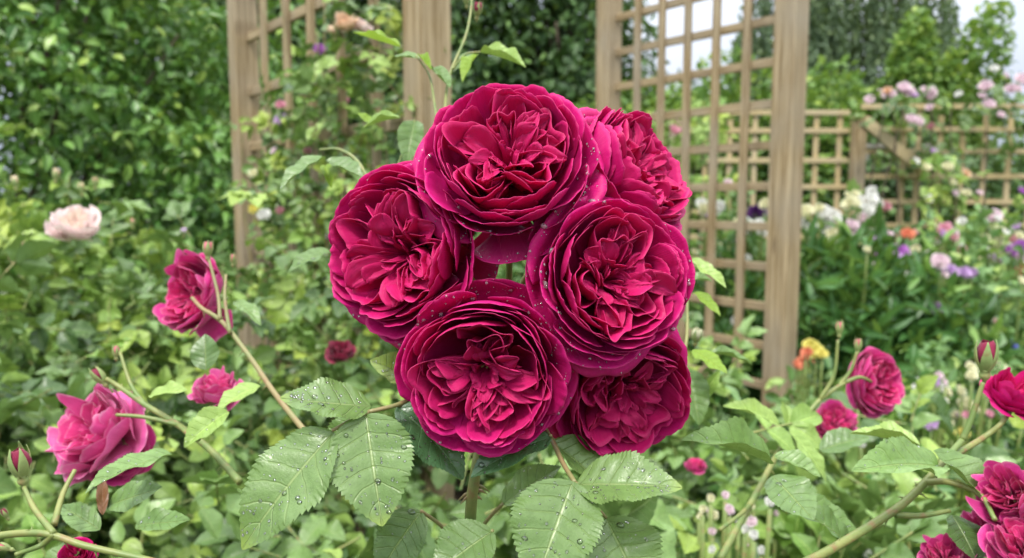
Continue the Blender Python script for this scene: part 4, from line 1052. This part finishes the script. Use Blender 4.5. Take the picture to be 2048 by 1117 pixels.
border('pink and white flowered plant in front of the brace-side trellis fence', 1880, 4.5, 470, 75, 1500, .08, .5, T_oval, 'pale_border_leaf',
  [(1830, 500, 9, 'white'), (1852, 498, 11, 'white'), (1874, 486, 7, 'white'), (1890, 456, 12, 'pink'), (1882, 464, 8, 'dustypink'), (1910, 468, 13, 'pink'), (1930, 500, 11, 'dustypink'), (1918, 500, 7, 'dustypink')], ry=.35, extra=14)
border('pale pink and cream roses crowding the far end of the border at the picture edge', 2000, 4.4, 455, 95, 2200, .08, .55, T_oval, 'pale_border_leaf',
  [(1976, 428, 13, 'palepink'), (1990, 430, 12, 'palepink'), (2002, 462, 13, 'cream'), (2014, 466, 9, 'white'), (1972, 475, 8, 'cream'), (1998, 486, 12, 'cream'), (1986, 506, 13, 'white'), (2000, 510, 12, 'palepink'), (1950, 520, 10, 'cream'), (2026, 475, 9, 'dustypink'), (2024, 500, 10, 'violet'), (2042, 492, 12, 'violet'), (2042, 515, 11, 'palepink'), (2046, 538, 11, 'orange'), (1998, 436, 7, 'white'), (2040, 470, 8, 'cream')], ry=.35, extra=12)
border('lilac spired plant with drooping purple blooms in the middle of the border', 1895, 3.5, 545, 75, 1300, .10, .28, T_lance, 'border_leaf',
  [(1882, 520, 14, 'palepink'), (1890, 530, 12, 'lilac'), (1886, 545, 9, 'palepink'), (1908, 540, 11, 'lilac'), (1932, 543, 11, 'lilac'), (1944, 545, 9, 'lilac'), (1858, 578, 9, 'dustypink'), (1862, 595, 8, 'palepink'), (1866, 612, 15, 'lilac'), (1878, 616, 12, 'lilac'), (1855, 658, 8, 'lilac'), (1840, 672, 8, 'dustypink'), (1836, 684, 8, 'palepink')], ry=.3)
border('broad mass of dark green strap leaves directly right of the near bare post', 1700, 3.35, 520, 130, 5200, .13, .22, T_lance, 'border_leaf', [(1735, 498, 6, 'cream')], ry=.5, upn=.4)
border('dark green leafy clump below the lilac spired plant', 1860, 3.2, 600, 110, 3600, .11, .28, T_lance, 'border_leaf', [(1996, 645, 8, 'dustypink')], ry=.45, upn=.4)
border('pale green loose bush under the pale pink and cream roses, at the edge', 1995, 3.3, 560, 100, 3000, .06, .6, T_oval, 'pale_border_leaf', [(1932, 620, 10, 'cream'), (2046, 560, 8, 'cream'), (2030, 690, 8, 'blue')], ry=.4)
border('low plant sprinkled with small white and lilac flowers behind the pointed pink bud', 1925, 2.1, 760, 120, 2600, .045, .5, T_oval, 'pale_border_leaf',
  [(1870, 762, 9, 'lilac'), (1892, 776, 9, 'white'), (1925, 780, 10, 'cream'), (1885, 802, 8, 'white'), (1878, 750, 7, 'palepink'), (1935, 808, 14, 'cream'), (1985, 792, 12, 'white'), (1975, 780, 9, 'white'), (2004, 812, 13, 'white'), (1828, 826, 12, 'palepink'), (1862, 846, 12, 'lilac'), (1905, 862, 9, 'yellow'), (1930, 864, 10, 'yellow'), (1946, 735, 11, 'cream'), (2005, 735, 12, 'cream'), (1945, 750, 10, 'cream'), (2045, 842, 8, 'white'), (1955, 856, 7, 'lilac'), (1915, 830, 9, 'cream'), (1898, 845, 7, 'cream')], ry=.3, extra=14)
border('green undergrowth at the foot of the border, below the sprinkled white flowers', 1890, 1.75, 890, 170, 2600, .05, .45, T_oval, 'border_leaf', [(1715, 796, 11, 'white'), (1722, 884, 9, 'white'), (1820, 900, 8, 'palepink')], ry=.3)
border('small plant with yellow and orange blooms beside the foot of the near bare post', 1618, 2.3, 735, 52, 1100, .05, .5, T_oval, 'pale_border_leaf',
  [(1622, 690, 13, 'yellow'), (1634, 700, 13, 'yellow'), (1645, 706, 9, 'yellow'), (1612, 704, 10, 'orange'), (1604, 722, 12, 'orange'), (1596, 728, 9, 'orange'), (1618, 724, 9, 'orange')], ry=.2)
border('leafy plant with white and dark purple flowers seen through the bare arch panel', 1480, 4.2, 455, 105, 3200, .10, .35, T_lance, 'pale_border_leaf',
  [(1510, 424, 13, 'purple'), (1522, 418, 12, 'purple'), (1530, 406, 10, 'cream'), (1498, 444, 10, 'white'), (1496, 458, 8, 'white'), (1524, 448, 11, 'white'), (1527, 462, 10, 'white'), (1435, 414, 12, 'white'), (1408, 416, 11, 'cream'), (1402, 404, 9, 'white'), (1436, 488, 10, 'cream'), (1440, 505, 9, 'white'), (1491, 515, 8, 'white'), (1457, 365, 8, 'palepink'), (1466, 480, 7, 'dustypink')], ry=.4, extra=8)
border('dark green undergrowth low behind the bare arch panel', 1460, 3.7, 560, 125, 4200, .10, .3, T_lance, 'border_leaf', [(1470, 640, 8, 'white')], ry=.45)
border('green undergrowth behind the climbing rose, under the overgrown trellis', 620, 3.7, 430, 190, 5200, .07, .5, T_oval, 'border_leaf', (), ry=.5)
border('leafy undergrowth behind the crimson cluster, under the arch opening', 1040, 4.2, 470, 200, 5200, .08, .5, T_oval, 'pale_border_leaf', (), ry=.6)
border('low bunch of tiny pale blossoms near the ground under the arch panel', 1470, 1.15, 1010, 110, 900, .04, .4, T_oval, 'pale_border_leaf',
  [(rb.uniform(1375, 1560), rb.uniform(985, 1110), rb.uniform(4, 9), str(rb.choice(['palepink', 'white', 'cream', 'palepink']))) for i in range(30)], ry=.12)
# climbers on the far fence, and the pale pink blooms through the panel
def climber(label, pts, d, n, x0, x1, y0, y1, flowers, mat='rose_leaf', seed=1):
    rng = np.random.default_rng(seed); c = ground_pt((x0 + x1) / 2, d); root = thing('climbing_rose', label, 'climbing rose', (c[0], c[1], 0))
    X = rng.uniform(x0, x1, n); Y = y0 + (y1 - y0) * rng.random(n) ** 1.6 + 14 * np.sin(X * .03)
    P = np.array([at(a, b, d + rng.normal(0, .12)) for a, b in zip(X, Y)]); mb = MB()
    compound(mb, P, rng.normal(0, .8, (n, 3)), rng.normal(0, .5, (n, 3)) + [0, -.6, .6], rng.uniform(.10, .17, n), rng, T_rose_lo); mb.build('foliage', M[mat], root)
    sb = MB()
    for i in range(pts):
        x = rng.uniform(x0, x1); a = at(x, y0 + 30, d - .06); b = np.array([a[0] + rng.normal(0, .1), a[1], 0.])
        sb.tube(spline([b, (a + b) / 2 + [rng.normal(0, .08), 0, 0], a], 8), np.linspace(.01, .004, 17), 6)
    sb.build('stem', M['bark'], root)
    for (x, y, r_, mt) in flowers: rose_small(root, x, y, d - .2, r_ * 1.05, mt, rng)
climber('pale pink climbing rose flowering along the top of the braced trellis fence', 6, 5.5, 95, 1735, 2060, 192, 330,
  [(1765, 186, 11, 'palepink'), (1784, 187, 9, 'palepink'), (1774, 180, 9, 'apricot'), (1808, 172, 13, 'palepink'), (1818, 180, 13, 'palepink'), (1828, 186, 10, 'lilac'), (1852, 178, 8, 'palepink'), (1862, 190, 10, 'palepink'), (1870, 180, 9, 'palepink'), (1858, 214, 8, 'palepink'), (1826, 236, 12, 'palepink'), (1838, 240, 11, 'palepink'), (1739, 198, 10, 'palepink'), (1970, 170, 13, 'palepink'), (1978, 206, 12, 'palepink'), (2020, 176, 11, 'palepink'), (2032, 174, 11, 'palepink'), (2046, 155, 14, 'palepink'), (1917, 187, 7, 'white'), (1966, 190, 8, 'palepink'), (2004, 228, 8, 'palepink'), (1990, 135, 8, 'white'), (2015, 150, 8, 'palepink'), (1860, 252, 8, 'dustypink'), (1868, 300, 6, 'lilac')], seed=7)
climber('cream climbing rose low on the braced trellis fence', 3, 5.3, 60, 1850, 1950, 330, 470,
  [(1896, 331, 11, 'cream'), (1936, 345, 10, 'apricot'), (1855, 332, 9, 'cream'), (1835, 320, 8, 'white'), (1907, 364, 8, 'cream'), (1934, 384, 9, 'cream'), (1912, 385, 7, 'palepink'), (1858, 394, 10, 'white'), (1960, 384, 6, 'palepink'), (2046, 380, 8, 'violet')], 'light_leaf', seed=8)
climber('pale pink climbing rose behind the lattice of the bare arch panel', 4, 4.9, 120, 1290, 1440, 215, 420,
  [(1318, 226, 10, 'palepink'), (1336, 230, 9, 'palepink'), (1352, 258, 12, 'pink'), (1364, 262, 9, 'pink'), (1357, 304, 9, 'cream'), (1440, 297, 9, 'dustypink'), (1455, 368, 8, 'palepink')], 'light_leaf', seed=9)
# larger single blooms
rose(148, 440, 1.42, 42, (.2, .7, .6), 301, 'blush pink rose standing above the light green bush near the left edge', 'blush', detail=.5, loose=1.6)
rose(46, 506, 1.36, 25, (0, .6, .8), 302, 'fading apricot rose by the left edge below the blush pink rose', 'apricot', detail=.5, loose=1.0)
rose(692, 40, 1.9, 23, (0, .7, .5), 303, 'spent cream and brown rose at the top of the overgrown trellis', 'apricot', detail=.5, loose=1.4)
rose(726, 50, 1.92, 17, (.3, .7, .5), 304, 'spent pinkish rose touching the larger brown spent one', 'blush', detail=.5, loose=1.2)
bud(665, 64, 1.9, 14, (-.2, .9, .3), 305, 'withered rounded bud left of the spent cream rose', 'apricot', .4)
bud(190, 366, 1.75, 11, (0, 1, .1), 306, 'tiny red bud highest above the light green bush', 'budpink')
bud(163, 378, 1.75, 12, (-.1, 1, .1), 307, 'brownish bud just left of the tiny red bud', 'apricot')
bud(112, 350, 1.75, 13, (.1, 1, .1), 308, 'pale tan bud beside the yellow young leaves', 'apricot')
bud(30, 365, 1.75, 13, (-.1, 1, .1), 309, 'pale tan bud nearest the left edge over the light green bush', 'apricot')
bud(265, 446, 1.7, 9, (0, 1, .1), 310, 'tiny salmon bud between the blush pink rose and the tall shrub', 'budpink')
bud(368, 464, 1.7, 9, (0, 1, .1), 311, 'tiny lilac bud in front of the tall dark shrub', 'lilac', .4)
